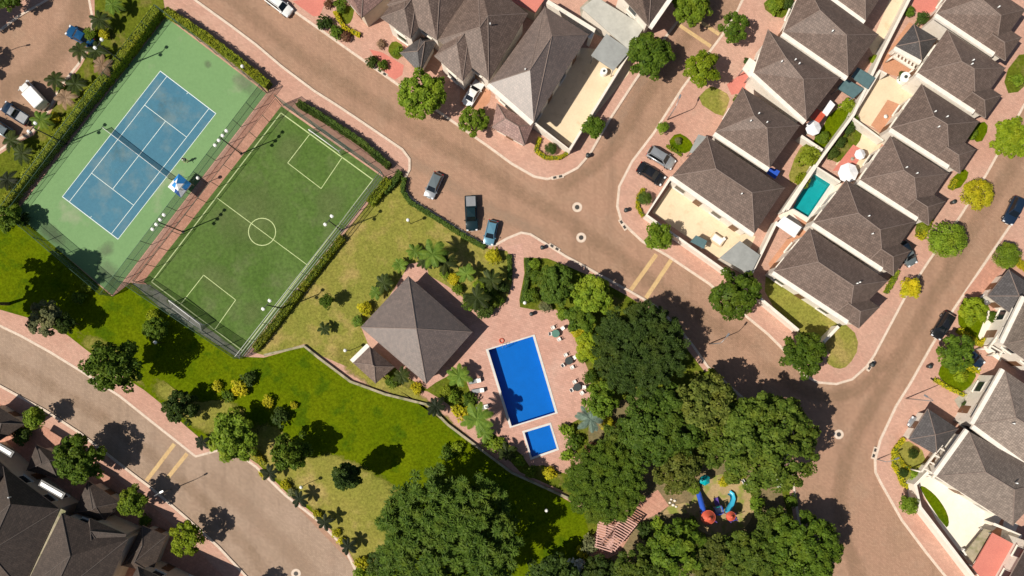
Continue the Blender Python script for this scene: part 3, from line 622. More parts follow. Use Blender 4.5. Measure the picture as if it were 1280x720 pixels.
for i, (lb, cs, rd) in enumerate(B):
    e = Vector(cs[1]) - Vector(cs[0]); w = Vector(cs[2]) - Vector(cs[1]); en, wn = e.normalized(), w.normalized()
    q = Vector(cs[1]); k = .52
    pc = [q - en * 20 - wn * 1, q + en * 16 - wn * 1, q + en * 16 + w * k, q - en * 20 + w * k]
    m0 = q + w * k * .5; rr = [m0 - en * 16, m0 + en * 2]
    pc = [tuple(p) for p in pc]; rr = [tuple(p) for p in rr]
    house(lb, [(cs, rd, EZ, RZ, R5, (0,), (0, 3) if i == 5 else (3,)), (pc, rr, EZ - .12, EZ + 1.7, R5, (), (1,))], 'house', GB, 'wall_white')
house('pale and slate pyramid roofed outhouse in the backyard at upper right', [([(1119, 58), (1152, 76), (1172, 48), (1142, 30)], [(1149, 52)], 2.9, 4.2, 'roof_slate', (0,), (0,))], 'outhouse', None, 'wall_white', 'outhouse')
flat_roof('grey flat roofed outbuilding in the corner of the cream walled patio', [(900, 322), (925, 301), (950, 319), (938, 343)], 2.7, 'flat_roof', wall='wall_white')
flat_roof('small grey lean-to roof over the porch beside the parked silver car', [(862, 190), (873, 168), (884, 171), (871, 193)], 2.9, 'flat_roof')
flat_roof('white porch slab at the house front beside the red drive', [(928, 86), (937, 72), (950, 81), (938, 97)], 2.8, 'wall_white')
flat_roof('dark teal glazed lean-to roof behind the second house of the left column', [(1047, 110), (1057, 98), (1080, 111), (1067, 123)], 2.7, 'glass_roof')
flat_roof('bluish glazed canopy along the spine wall at the top of the yards', [(1064, 96), (1072, 84), (1094, 97), (1085, 111)], 2.6, 'glass_roof')
flat_roof('white awning behind the left column beside the grass strip', [(1028, 140), (1038, 125), (1044, 131), (1034, 145)], 2.6, 'canvas_white', 'awning')
flat_roof('dark red awning between the white awning and the white parasol', [(1013, 146), (1021, 136), (1033, 142), (1024, 154)], 2.5, 'play_red', 'awning')
flat_roof('white flat canopy beside the narrow turquoise pool', [(970, 281), (980, 270), (1002, 284), (993, 297)], 2.5, 'canvas_white', 'canopy')
flat_roof('terracotta flat roofed carport in the bottom right corner', [(1216, 709), (1241, 666), (1267, 680), (1249, 716), (1236, 735)], 2.6, 'red_tile', 'carport', name='carport')
flat_roof('tan board lean-to beside the terracotta carport', [(1207, 690), (1231, 661), (1241, 664), (1217, 704)], 1.6, 'stone_wall', 'lean-to')
flat_roof('small blue tarpaulin cover against the shaded house wall', [(958, 216), (964, 209), (975, 214), (969, 224)], 2.4, 'play_blue', 'tarpaulin', .05, 'tarpaulin')
flat_roof('pale blue awning fixed to the white wall of the cream patio', [(863, 302), (870, 294), (884, 301), (880, 311)], 2.2, 'glass_roof', 'awning')
# --- right edge
GR = 'houses along the right edge'
house('slate grey hip roofed garage at the right edge beside a clipped round tree', [([(1234.7, 370), (1270, 397), (1294, 360), (1261, 337)], [(1274, 370)], 3.0, 4.5, 'roof_slate', (), (0, 3))], 'garage', 'garage roofs of the houses', 'wall_white', 'garage')
house('slate grey hip roofed garage with pale hips beside the yellow hedged garden', [([(1136, 549), (1171, 569), (1198, 536), (1160, 511)], [(1169, 543.5)], 3.0, 4.4, 'roof_slate', (), (0, 3))], 'garage', 'garage roofs of the houses', 'wall_white', 'garage')
house('light roofed house at the right edge above the white porch', [([(1254, 430), (1310, 470), (1345, 415), (1282, 372)], [(1284, 424), (1310, 440)], EZ, RZ, 'roof_light', (3,), (3, 0))], 'house', GR, 'wall_white')
house('light roofed house at the right edge beside the dark car under the reddish tree', [([(1217, 531), (1300, 592), (1340, 520), (1256, 463)], [(1270, 522), (1296, 538)], EZ, RZ, 'roof_light', (0, 3), (3, 0))], 'house', GR, 'wall_white')
house('large light roofed corner house above the white curved patio', [([(1170.6, 595), (1266, 657), (1320, 600), (1211, 539)], [(1232, 590), (1268, 612)], EZ, RZ, 'roof_light', (3,), (0, 3))], 'house', GR, 'wall_white')
house('bluish roof corner at the bottom right edge', [([(1252, 740), (1310, 780), (1350, 720), (1290, 672)], [(1290, 716), (1312, 738)], EZ, RZ, 'roof_slate', (), (3,))], 'house', GR, 'wall_white')
# --- bottom left row
GL = 'dark roofed houses in the bottom left corner'
house('dark brown roof at the left edge with a mossy valley on its right', [([(-60, 694), (27, 738), (74, 636), (4, 583)], [(13, 630), (-14, 690)], EZ, RZ, 'roof_dark', (), (2,)), ([(-80, 640), (-10, 660), (14, 590), (-30, 550)], [(-8, 600), (-30, 630)], EZ - .1, 7.4, 'roof_dark', (), ())], 'house', GL)
house('dark brown roof at the bottom left with a pale finial between two garages', [([(29, 738), (118, 772), (160, 674), (77, 642)], [(88, 695), (62, 752)], EZ, RZ, 'roof_dark', (), (2,)), ([(98, 690), (140, 704), (158, 668), (112, 648)], [(115, 682), (113, 664)], EZ - .1, 7.0, 'roof_dark', (), ())], 'house', GL)
house('dark roof corner at the bottom edge beyond the lower garage', [([(128, 792), (212, 820), (246, 742), (172, 708)], [(182, 752), (160, 796)], EZ, RZ, 'roof_dark', (), (2,))], 'house', GL)
house('dark brown hip roofed garage under the street tree with white hips', [([(92, 641), (131, 651), (150, 628), (110, 601)], [(116, 637), (120, 634)], 3.0, 4.3, 'roof_dark', (), (2,))], 'garage', 'garage roofs of the houses', 'wall_cream', 'garage')
house('dark brown hip roofed garage between the two lowest street trees', [([(152, 707), (190, 716), (208, 670), (178, 657)], [(178, 682), (168, 703)], 3.0, 4.3, 'roof_dark', (), (2,))], 'garage', 'garage roofs of the houses', 'wall_cream', 'garage')
house('dark brown garage roof at the left edge below the small street tree', [([(-44, 532), (-4, 553), (31, 530), (-12, 502)], [(-8, 530), (2, 529)], 3.0, 4.2, 'roof_dark', (), (2,))], 'garage', 'garage roofs of the houses', 'wall_cream', 'garage')
house('dark roofed garage with an orange lit ridge beside the largest street tree', [([(33, 588), (72, 598), (84, 573), (45, 556)], [(52, 580), (62, 576)], 3.0, 4.1, 'roof_dark', (), (2,))], 'garage', 'garage roofs of the houses', 'wall_cream', 'garage')
strip('valley_gutter', [(74.5, 636, EZ), (28, 735, EZ)], 1.7, EZ - .32, EZ - .2, 'stone_wall')
tag(bpy.data.objects['valley_gutter'], 'mossy yellow valley gutter between two dark roofs', 'valley gutter')
for lb, a, b in (('long white skylight panel on the eave of the dark left roof', (50, 604), (78, 620)), ('long white skylight panel at the left edge of the photo', (-6, 556), (14, 568))):
    pa, pb = P(*a, 6.1), P(*b, 6.1); m = (pa + pb) / 2; L = (pb - pa).length
    t = empty('skylight_panel', m - Vector((0, 0, .35)), lb, 'skylight', None, math.atan2((pb - pa).y, (pb - pa).x))
    box('frame', (0, 0, .1), (L + .3, 1.0, .25), 'metal_dark', t, 0, .02); box('panel', (0, 0, .27), (L - .2, .5, .1), 'tank_white', t, 0, .02)
# --- pavilion
house('big square pyramid roofed pavilion beside the pool deck', [([(450.7, 409), (533, 480), (590.7, 415), (510.5, 345)], [(520.5, 410.7)], 3.2, 6.9, 'roof_glazed', (), (0, 1, 2, 3))], 'pavilion', None, 'wall_cream', 'pavilion')
house('small pyramid roofed hut against the pavilion corner', [([(441, 453.5), (469.5, 479.5), (493, 458.5), (462, 433)], [(466, 456), (468, 458)], 2.8, 4.3, 'roof_brown', (3,), (3,))], 'hut', None, 'wall_cream', 'hut')
# --- garden walls
def gwall(label, pts, h=2.1, w=.24, mat='wall_white', grp='white garden walls', closed=False):
    n = 'garden_wall' if h > .9 else 'retaining_wall'
    q = [(x, y, h) for x, y in pts]; root = empty(n, Vector((P(*q[0]).x, P(*q[0]).y, 0)), label, 'wall', grp)
    pp = [P(*p) - root.location for p in q]
    vs, fs = ribbon_geo(pp, w, 0, h, closed); mesh('wall', vs, fs, mat, root)
    vs, fs = ribbon_geo(pp, w + .12, h, h + .07, closed); mesh('coping', vs, fs, mat, root)
    return root
gwall('white wall wrapping the cream terrace of the corner house', [(668, 154), (712, 187), (787, 65)], 2.3)
gwall('white wall behind the long corner house at the top', [(684, 2), (743, 38), (737, 48)], 2.6, .5)
gwall('white wall wrapping the cream patio with the grey outbuilding', [(839, 221), (808, 269), (908, 340), (920, 346)], 2.2)
gwall('white wall between the grey outbuilding and the orange side yard', [(971, 277), (939, 343)], 2.2)
gwall('long cream spine wall between the two columns of backyards', [(1142, -12), (1102, 67), (1067, 143), (1027, 197), (1000, 237), (984, 262)], 2.2, .3)
gwall('thin wall across the backyard between the cream terrace and the pink patio', [(1065, 147), (1104, 176)], 1.9, .16)
gwall('white wall across the yards beside the yellow green bush', [(1001, 170), (1028, 188)], 2.0, .3)
gwall('white wall enclosing the turquoise pool yard', [(1050, 228), (1018, 207), (978, 265)], 2.0)
gwall('white wall along the back of the terrace with the red mat', [(1066, 144), (1100, 88), (1108, 93)], 2.0)
gwall('white boundary wall of the grassy corner plot', [(922, 349), (950, 373), (986, 403), (998, 413)], 2.1, .3)
gwall('short white wall beside the dark round street tree', [(1029, 428), (1048, 408)], 2.1, .35)
gwall('long white street wall of the curved bottom right patio', [(1160, 590), (1144, 606), (1150, 634), (1190, 686), (1222, 728)], 2.3, .35)
gwall('white wall behind the terracotta carport', [(1242, 655), (1276, 669), (1248, 718)], 2.3, .3)
gwall('cream wall under the trellis by the slate outhouse', [(1119, 59), (1150, 79)], 2.0, .2)
gwall('low stone retaining wall winding from the pitch corner to the grove', [(330, 444), (380, 432.5), (398, 447), (438, 477), (482, 493), (535, 506), (560, 531), (600, 561), (640, 591), (700, 618), (722, 628)], .5, .24, 'stone_wall', None)
gwall('white pillared porch wall of the house by the reddish tree', [(1228, 506), (1240, 482)], 2.6, .3)
def trellis(label, a, b, c, n, z, mat='wall_white'):
    """open beams: from line a-b, n rafters reaching to c offset"""
    A0, B0 = P(*a, z), P(*b, z); d = P(*c, z) - A0
    root = empty('porch_trellis', Vector((A0.x, A0.y, 0)), label, 'trellis'); o = Vector((A0.x, A0.y, 0))
    for s in (Vector(), d):
        vs, fs = ribbon_geo([A0 + s - o, B0 + s - o], .28, z - .3, z); mesh('beam', vs, fs, mat, root)
        for q in (A0, B0): tube('post', q + s - o - Vector((0, 0, z)), q + s - o - Vector((0, 0, .3)), .13, mat, root)
    for i in range(n):
        p = A0.lerp(B0, (i + .5) / n) - o; vs, fs = ribbon_geo([p, p + d], .2, z + .003, z + .14); mesh('rafter', vs, fs, mat, root)
trellis('white porch trellis with dark openings on the light roofed corner house', (1152, 590), (1178, 556), (1166, 598), 4, 3.2)
trellis('white porch trellis at the right edge above the dark parked car', (1236, 436), (1256, 408), (1250, 444), 4, 3.0)
trellis('white trellis over the orange tiled backyard', (1122, 62), (1148, 78), (1117, 70), 6, 2.3)
# stepping white table-like slabs and tanks
def tank(label, x, y, z, r, h, base=0.12):
    p = P(x, y, z); t = empty('water_tank', Vector((p.x, p.y, base)), label, 'water tank')
    bm = bmesh.new(); bmesh.ops.create_cone(bm, cap_ends=True, segments=18, radius1=r, radius2=r * .96, depth=h, matrix=Matrix.Translation((0, 0, h / 2)))
    bmesh.ops.bevel(bm, geom=bm.edges[:], offset=.06, segments=2, affect='EDGES'); from_bm('tank', bm, 'tank_white', t)
    bm = bmesh.new(); bmesh.ops.create_cone(bm, cap_ends=True, segments=12, radius1=r * .35, radius2=r * .3, depth=.1, matrix=Matrix.Translation((0, 0, h + .04))); from_bm('lid', bm, 'plastic_dark', t)
def ac_unit(label, x, y, z, rz, base=.12):
    p = P(x, y, z); t = empty('air_conditioner', Vector((p.x, p.y, base)), label, 'air conditioner', None, rz)
    box('casing', (0, 0, .42), (1.0, .5, .8), 'plastic_white', t, 0, .03)
    bm = bmesh.new(); bmesh.ops.create_cone(bm, cap_ends=True, segments=16, radius1=.3, radius2=.3, depth=.03, matrix=Matrix.Translation((0, -.26, .42)) @ Matrix.Rotation(math.pi / 2, 4, 'X')); from_bm('fan_grille', bm, 'metal_dark', t)
tank('low white round tank at the upper end of the cream terrace', 755, 89, 1, .55, 1.0)
tank('pale round tank between the slate outhouse yard and the terrace', 1131, 97, 1, .8, 1.2)
ac_unit('white air conditioner on the cream patio beside the grey outbuilding', 903, 300, .8, .6)
ac_unit('white air conditioner in the shade beside the bottom right wall', 1206, 690, .8, -.9)
plain('metal_pale', (.42, .44, .40), .5)
# ------------------------------------------------------------------ fences, floodlights, court furniture
def fence(label, a, b, h, wire, n=None, rails=(1,), post='metal_green', bar=.03, grp='wire fences round the courts', base=Z2):
    A0, B0 = P(*a), P(*b); d = B0 - A0; L = d.length; u = d / L
    t = empty('wire_fence', Vector((A0.x, A0.y, base)), label, 'fence', grp, math.atan2(u.y, u.x))
    mesh('wire_mesh', [(0, 0, .05), (L, 0, .05), (L, 0, h), (0, 0, h)], [(0, 1, 2, 3)], wire, t)
    n = n or max(2, int(L / 3) + 1)
    pm = None
    for i in range(n):
        x = L * i / (n - 1)
        if pm is None: o = tube('post', (x, 0, 0), (x, 0, h + .06), .045, post, t, seg=6); pm = o
        else: o = pm.copy(); COL.objects.link(o); o.parent = t; o.location = (x, 0, 0)
    for r in rails: tube('rail', (0, 0, h * r), (L, 0, h * r), bar, post, t, seg=5)
    return t
meshwire('wire_green', (.03, .07, .05), .42); meshwire('wire_grey', (.06, .07, .06), .22); meshwire('net_teal', (.05, .10, .09), .50); meshwire('net_white', (.6, .6, .55), .35); meshwire('net_black', (.02, .02, .02), .55)
fence('long green wire fence of the tennis court behind the clipped hedge', (207, 20), (19, 266), 3.2, 'wire_grey', rails=(1, .5))
fence('green wire fence at the lower end of the tennis court', (19, 267), (141, 370.5), 3.2, 'wire_green', rails=(1, .5))
fence('green wire fence between the tennis court and the brick path', (334, 117), (142, 369), 3.2, 'wire_green', rails=(1, .5))
fence('green wire fence at the top end of the tennis court by the road hedge', (209, 21), (334, 116), 3.2, 'wire_grey', rails=(1, .5))
fence('wire fence of the football pitch along the brick path', (353, 133), (180, 354), 3.0, 'wire_grey', rails=(1,), grp='wire fences round the football pitch')
fence('tall teal netted fence at the top end of the football pitch', (354, 131), (481, 221), 3.8, 'net_teal', rails=(1, .5, .02), grp='wire fences round the football pitch')
fence('wire fence with white rails along the pavilion side of the football pitch', (481, 223), (306, 446), 3.6, 'wire_grey', rails=(1, .66, .33, .02), post='metal_pale', bar=.05, grp='wire fences round the football pitch')
fence('teal netted fence at the lower end of the football pitch', (166, 355), (305, 448), 3.6, 'net_teal', rails=(1, .5, .02), grp='wire fences round the football pitch')
def floodlight(label, x, y, n, h=7.2, rz=0.9):
    t = empty('floodlight_mast', P(x, y) + Vector((0, 0, K)), label, 'floodlight', 'floodlight masts round the courts', rz)
    tube('pole', (0, 0, 0), (0, 0, h), .11, 'metal_dark', t, .07)
    w = 1.5 if n == 2 else 2.6
    box('crossbar', (0, 0, h), (w + .2, .08, .08), 'metal_dark', t)
    box('base_plate', (0, 0, .02), (.4, .4, .04), 'metal_dark', t)
    for i in range(n):
        u = -w / 2 + w * i / (n - 1)
        bm = bmesh.new(); bm_box(bm, (u, 0, h + .16), (.42, .5, .26)); bmesh.ops.bevel(bm, geom=bm.edges[:], offset=.08, segments=2, affect='EDGES')
        o = from_bm('lamp_head', bm, 'white_paint', t)
        box('lamp_lens', (u, 0, h + .02), (.34, .4, .03), 'lamp_clear', o)
floodlight('twin headed floodlight mast behind the hedge near the top tennis corner', 160, 83, 2)
floodlight('twin headed floodlight mast behind the hedge beside the tennis net', 83, 180, 2)
floodlight('four headed floodlight mast on the brick path at the upper end', 302, 192.5, 4)
floodlight('four headed floodlight mast on the brick path at the lower end', 229.5, 290, 4)
floodlight('twin headed floodlight mast by the upper end of the pitch side hedge', 427, 288, 2)
floodlight('twin headed floodlight mast by the lower end of the pitch side hedge', 355, 386, 2)
# tennis net
a, b = P(133.5, 162.5, 0), P(215, 225, 0); u = (b - a).normalized(); L = (b - a).length
t = empty('tennis_net', a + Vector((0, 0, ZL)), 'tennis net stretched across the blue court', 'tennis net', None, math.atan2(u.y, u.x))
mesh('netting', [(0, 0, .03), (L, 0, .03), (L, 0, 1.05), (L / 2, 0, .93), (0, 0, 1.05)], [(0, 1, 2, 3, 4)], 'net_black', t)
for q0, q1 in (((0, 0, 1.05), (L / 2, 0, .93)), ((L / 2, 0, .93), (L, 0, 1.05))): tube('tape', q0, q1, .04, 'white_paint', t, seg=6)
for x in (0, L): tube('net_post', (x, 0, 0), (x, 0, 1.1), .06, 'metal_green', t)
# football goals
def goal(label, a, b, out):
    A0, B0 = P(*a), P(*b); u = (B0 - A0).normalized(); L = (B0 - A0).length; n = Vector((-u.y, u.x, 0)); s = 1 if n.dot(P(*out) - A0) > 0 else -1
    t = empty('football_goal', A0 + Vector((0, 0, Z2 + .006)), label, 'football goal', 'goals of the football pitch', math.atan2(u.y, u.x)); h = 2.1; dp = 1.1 * s
    for x in (0, L):
        tube('goal_post', (x, 0, 0), (x, 0, h), .055, 'white_paint', t); tube('stay', (x, 0, h), (x, dp, 0), .035, 'white_paint', t)
    tube('crossbar', (0, 0, h), (L, 0, h), .06, 'white_paint', t); tube('ground_bar', (0, dp, .03), (L, dp, .03), .04, 'white_paint', t)
    mesh('netting', [(0, 0, h), (L, 0, h), (L, dp, .03), (0, dp, .03), (0, 0, 0), (L, 0, 0)], [(0, 1, 2, 3), (0, 3, 4), (1, 5, 2)], 'net_white', t)
goal('white football goal at the upper end of the pitch', (391, 168), (427, 194), (440, 170))
goal('white football goal at the lower end of the pitch', (220, 377), (258, 406), (220, 410))
# canopy tent by the tennis court
q = [P(209.7, 233.5, 2.3), P(223.5, 217, 2.3), P(239, 229.6, 2.3), P(226, 247, 2.3)]; c = sum(q, Vector()) / 4; o = Vector((c.x, c.y, Z2))
t = empty('canopy_tent', o, 'small blue and white canopy tent beside the tennis court', 'canopy tent'); ap = Vector((0, 0, 3.2))
q = [p - o for p in q]
for i in range(4):
    a, b = q[i], q[(i + 1) % 4]; m = (a + b) / 2
    am, bm2, mm = a.lerp(ap, .45), b.lerp(ap, .45), m.lerp(ap, .45)
    cols = (('canvas_white', 'canvas_blue'), ('canvas_blue', 'canvas_blue'), ('canvas_blue', 'canvas_white'), ('canvas_navy', 'canvas_white'))[i]
    mesh('canopy_panel', [a, m, mm, am], [(0, 1, 2, 3)], cols[0], t); mesh('canopy_panel', [m, b, bm2, mm], [(0, 1, 2, 3)], cols[1], t)
    mesh('canopy_panel', [am, mm, ap], [(0, 1, 2)], cols[1], t); mesh('canopy_panel', [mm, bm2, ap], [(0, 1, 2)], ('canvas_white', 'canvas_blue')[i % 2], t)
    mesh('valance', [a, b, b - Vector((0, 0, .25)), a - Vector((0, 0, .25))], [(0, 1, 2, 3)], 'canvas_white', t)
    tube('leg', (a.x * .97, a.y * .97, 0), (a.x * .97, a.y * .97, a.z), .03, 'alloy', t)
# ------------------------------------------------------------------ lamps, bins, bench
def globe_lamp(label, x, y, h=2.9):
    p = P(x, y, h); t = empty('globe_lamp', Vector((p.x, p.y, K)), label, 'lamp', 'white globe garden lamps')
    tube('pole', (0, 0, 0), (0, 0, h - .35), .05, 'metal_dark', t)
    bm = bmesh.new(); bmesh.ops.create_uvsphere(bm, u_segments=16, v_segments=10, radius=.27, matrix=Matrix.Translation((0, 0, h - .1))); from_bm('globe', bm, 'lamp_glass', t, True)
    bm = bmesh.new(); bm_tube(bm, (0, 0, h - .42), (0, 0, h - .3), .1, .16); from_bm('collar', bm, 'metal_dark', t)
for lb, x, y in (('white globe lamp on the dry lawn below the silver hatchback', 510, 275), ('white globe lamp between the small palms of the lower road', 376.5, 609), ('white globe lamp in the planting by the brick path mouth', 656, 378.5), ('white globe lamp next to the small pavilion hut', 431.5, 438), ('white globe lamp in the hedge at the top end of the tennis court', 303, 83), ('white globe lamp in deep shade below the football pitch', 194, 428), ('white globe lamp beside the canopy tent', 247.5, 222.5), ('white globe lamp on the lawn edge left of the striped pergola', 683, 638)): globe_lamp(lb, x, y)
def street_lamp(label, x, y, h=7, ang=0):
    t = empty('street_lamp', P(x, y) + Vector((0, 0, K)), label, 'street lamp', 'street lamps', ang)
    tube('pole', (0, 0, 0), (0, 0, h - .6), .09, 'metal_grey', t, .055)
    bm = bmesh.new(); pts = [(0, 0, h - .6), (.1, 0, h - .2), (.5, 0, h), (1.2, 0, h + .05)]
    for a, b in zip(pts, pts[1:]): bm_tube(bm, a, b, .045)
    from_bm('arm', bm, 'metal_grey', t)
    bm = bmesh.new(); bm_box(bm, (1.45, 0, h + .05), (.65, .26, .14)); bmesh.ops.bevel(bm, geom=bm.edges[:], offset=.05, segments=2, affect='EDGES'); o = from_bm('lamp_head', bm, 'metal_grey', t)
    box('lamp_lens', (1.5, 0, h - .03), (.4, .18, .03), 'lamp_clear', o)
for lb, x, y, h, a in (('grey street lamp beside the small round tree and the pink drive', 834, 150, 5.6, 1.2), ('grey street lamp on the kerb north of the slate garage', 1132, 498, 7, 2.6), ('grey street lamp at the grove edge casting a thin shadow over the road', 886, 430, 6.2, .9), ('grey street lamp on the lower road between two round tree shadows', 214, 612, 5.2, .5), ('short grey street lamp on the kerb beside the yellow hedged garden', 1096, 574, 3.0, .4), ('grey street lamp at the top left corner of the parking road', -8, 72, 5, .2)): street_lamp(lb, x, y, h, a)
def bin_(label, x, y):
    t = empty('litter_bin', P(x, y) + Vector((0, 0, K)), label, 'litter bin', 'dark litter bins on the pavements')
    tube('bin', (0, 0, .1), (0, 0, .85), .26, 'metal_dark', t, .3, 12); tube('post', (.3, 0, 0), (.3, 0, 1.0), .03, 'metal_dark', t); tube('rim', (0, 0, .85), (0, 0, .9), .33, 'plastic_dark', t, .33, 12)
for lb, x, y in (('dark litter bin on the pink corner below the white terrace wall', 734, 196), ('dark litter bin on the pavement beside the reddish tree', 1158.5, 458), ('dark litter bin at the kerb bend below the grass corner plot', 1087, 456), ('dark litter bin on the deck below the planting by the path mouth', 664, 393), ('dark litter bin on the pink corner by the brick path', 677.5, 310.5), ('dark litter bin on the pavement below the turquoise pool column', 1188, 254), ('dark litter bin on the pavement left of the hedged corner bed', 781.5, 264)): bin_(lb, x, y)
def bench(label, x, y, rz):
    t = empty('park_bench', P(x, y) + Vector((0, 0, K)), label, 'bench', None, rz)
    box('seat', (0, 0, .43), (1.7, .45, .06), 'plastic_white', t, 0, .01); box('backrest', (0, .24, .7), (1.7, .05, .4), 'plastic_white', t, 0, .01)
    for sx in (-.7, .7): box('leg', (sx, 0, .2), (.08, .4, .4), 'metal_grey', t)
bench('white bench on the sand beside the playground', 930, 605, 2.1)
# ------------------------------------------------------------------ pool furniture
def cchair(label, x, y, rz, grp):
    t = empty('plastic_chair', Vector((x, y, Z2)), label, 'chair', grp, rz)
    box('seat', (0, 0, .43), (.5, .48, .05), 'plastic_white', t, 0, .015)
    bm = bmesh.new(); bm_box(bm, (0, -.25, .68), (.5, .05, .48), 0, Matrix.Rotation(.18, 4, 'X')); bmesh.ops.bevel(bm, geom=bm.edges[:], offset=.02, segments=2, affect='EDGES'); from_bm('backrest', bm, 'plastic_white', t)
    for sx in (-.22, .22):
        box('armrest', (sx * 1.15, 0, .64), (.06, .46, .04), 'plastic_white', t, 0, .01)
        for sy in (-.2, .2): tube('leg', (sx, sy, 0), (sx, sy, .42), .025, 'plastic_white', t)
SETS = [('upper', 694.5, 417, [(691, 409.8), (703, 410.5), (688, 417.5), (698.5, 424)]), ('middle', 711, 451, [(707, 444), (703.5, 456.5), (714.8, 459), (718, 447)]), ('lower', 721.5, 484, [(718, 477.5), (714.5, 487.5), (729.5, 484), (727, 491)])]
PL = ['on its upper left', 'on its right', 'on its left', 'on its lower side']
PL2 = [['beyond its upper left', 'on its upper right', 'on its left', 'on its lower side'], ['above it', 'on its lower left', 'below it', 'on its upper right'], ['on its upper left', 'on its lower left', 'on its right', 'on its lower right']]
for si, (nm, x, y, ch) in enumerate(SETS):
    p = P(x, y, .7); t = empty('garden_table', Vector((p.x, p.y, Z2)), f'green topped garden table, {nm} of the three beside the pool', 'table', 'garden tables on the pool deck')
    bm = bmesh.new(); bmesh.ops.create_cone(bm, cap_ends=True, segments=20, radius1=.6, radius2=.6, depth=.05, matrix=Matrix.Translation((0, 0, .73))); from_bm('tabletop', bm, 'plastic_green' if si == 0 else 'plastic_dark', t)
    tube('stem', (0, 0, .05), (0, 0, .72), .05, 'plastic_dark', t); tube('foot', (0, 0, 0), (0, 0, .06), .32, 'plastic_dark', t, .28, 14)
    for k, (cx, cy) in enumerate(ch):
        q = P(cx, cy, .5); cchair(f'white plastic chair at the {nm} pool table, {PL2[si][k]}', q.x, q.y, math.atan2(p.y - q.y, p.x - q.x) - math.pi / 2, 'white chairs round the pool tables')
def lounger(label, x, y, rz):
    p = P(x, y, .4); t = empty('sun_lounger', Vector((p.x, p.y, Z2)), label, 'sun lounger', 'sun loungers on the pool deck', rz)
    box('frame', (0, 0, .3), (1.95, .68, .07), 'plastic_dark', t, 0, .02); box('mattress', (-.3, 0, .38), (1.25, .6, .08), 'metal_grey', t, 0, .03)
    bm = bmesh.new(); bm_box(bm, (.62, 0, .52), (.72, .62, .08), 0, Matrix.Rotation(-.45, 4, 'Y')); bmesh.ops.bevel(bm, geom=bm.edges[:], offset=.03, segments=2, affect='EDGES'); from_bm('backrest', bm, 'plastic_white', t)
    for sx in (-.8, .8):
        for sy in (-.28, .28): tube('leg', (sx, sy, 0), (sx, sy, .28), .03, 'plastic_dark', t)
lounger('sun lounger with pale raised back, uppermost beside the pool hedge', 593.5, 476.5, .2); lounger('sun lounger with pale raised back, in the middle beside the pool hedge', 597.5, 488.5, .15); lounger('sun lounger with pale raised back, half under the leafy palm', 603, 509.5, .25)
p = P(627, 426); t = empty('lifebuoy', Vector((p.x, p.y, Z2)), 'orange lifebuoy lying on the deck at the upper pool edge', 'lifebuoy')
N1, N2 = 18, 8; vs = [((.32 + .09 * math.cos(j / N2 * math.tau)) * math.cos(i / N1 * math.tau), (.32 + .09 * math.cos(j / N2 * math.tau)) * math.sin(i / N1 * math.tau), .09 + .09 * math.sin(j / N2 * math.tau)) for i in range(N1) for j in range(N2)]
mesh('ring', vs, [(i * N2 + j, ((i + 1) % N1) * N2 + j, ((i + 1) % N1) * N2 + (j + 1) % N2, i * N2 + (j + 1) % N2) for i in range(N1) for j in range(N2)], 'play_red', t, True)
# ------------------------------------------------------------------ pergola over the brick path
pr = empty('pergola', P(766, 668) + Vector((0, 0, Z3)), 'pink slatted pergola bending over the brick path', 'pergola'); o = pr.location; zt = 2.6
def slat(x, y, dx, dy, hl):
    v = Vector((dx, -dy, 0)).normalized() * hl; m = P(x, y, zt) - Vector((o.x, o.y, 0))
    vs, fs = ribbon_geo([m - v, m + v], .15, zt, zt + .12); mesh('slat', vs, fs, 'pergola_wood', pr)
for i in range(14):
    k = i / 13; slat(787 - 27 * k, 650 + 33 * k, .86, .5, 1.25)
for i in range(11):
    k = i / 10; slat(758 - 4 * k, 655 + 31 * k, .95, .3, 1.35)
for pa, pb in (((778, 645), (752, 680)), ((796, 655), (768, 688)), ((748, 652), (745, 684)), ((768, 659), (764, 690))):
    A0, B0 = P(*pa, zt) - Vector((o.x, o.y, 0)), P(*pb, zt) - Vector((o.x, o.y, 0)); vs, fs = ribbon_geo([A0, B0], .14, zt - .2, zt - .004); mesh('beam', vs, fs, 'pergola_wood', pr)
    for q in (A0, B0): tube('post', (q.x, q.y, 0), (q.x, q.y, zt - .2), .09, 'pergola_wood', pr)
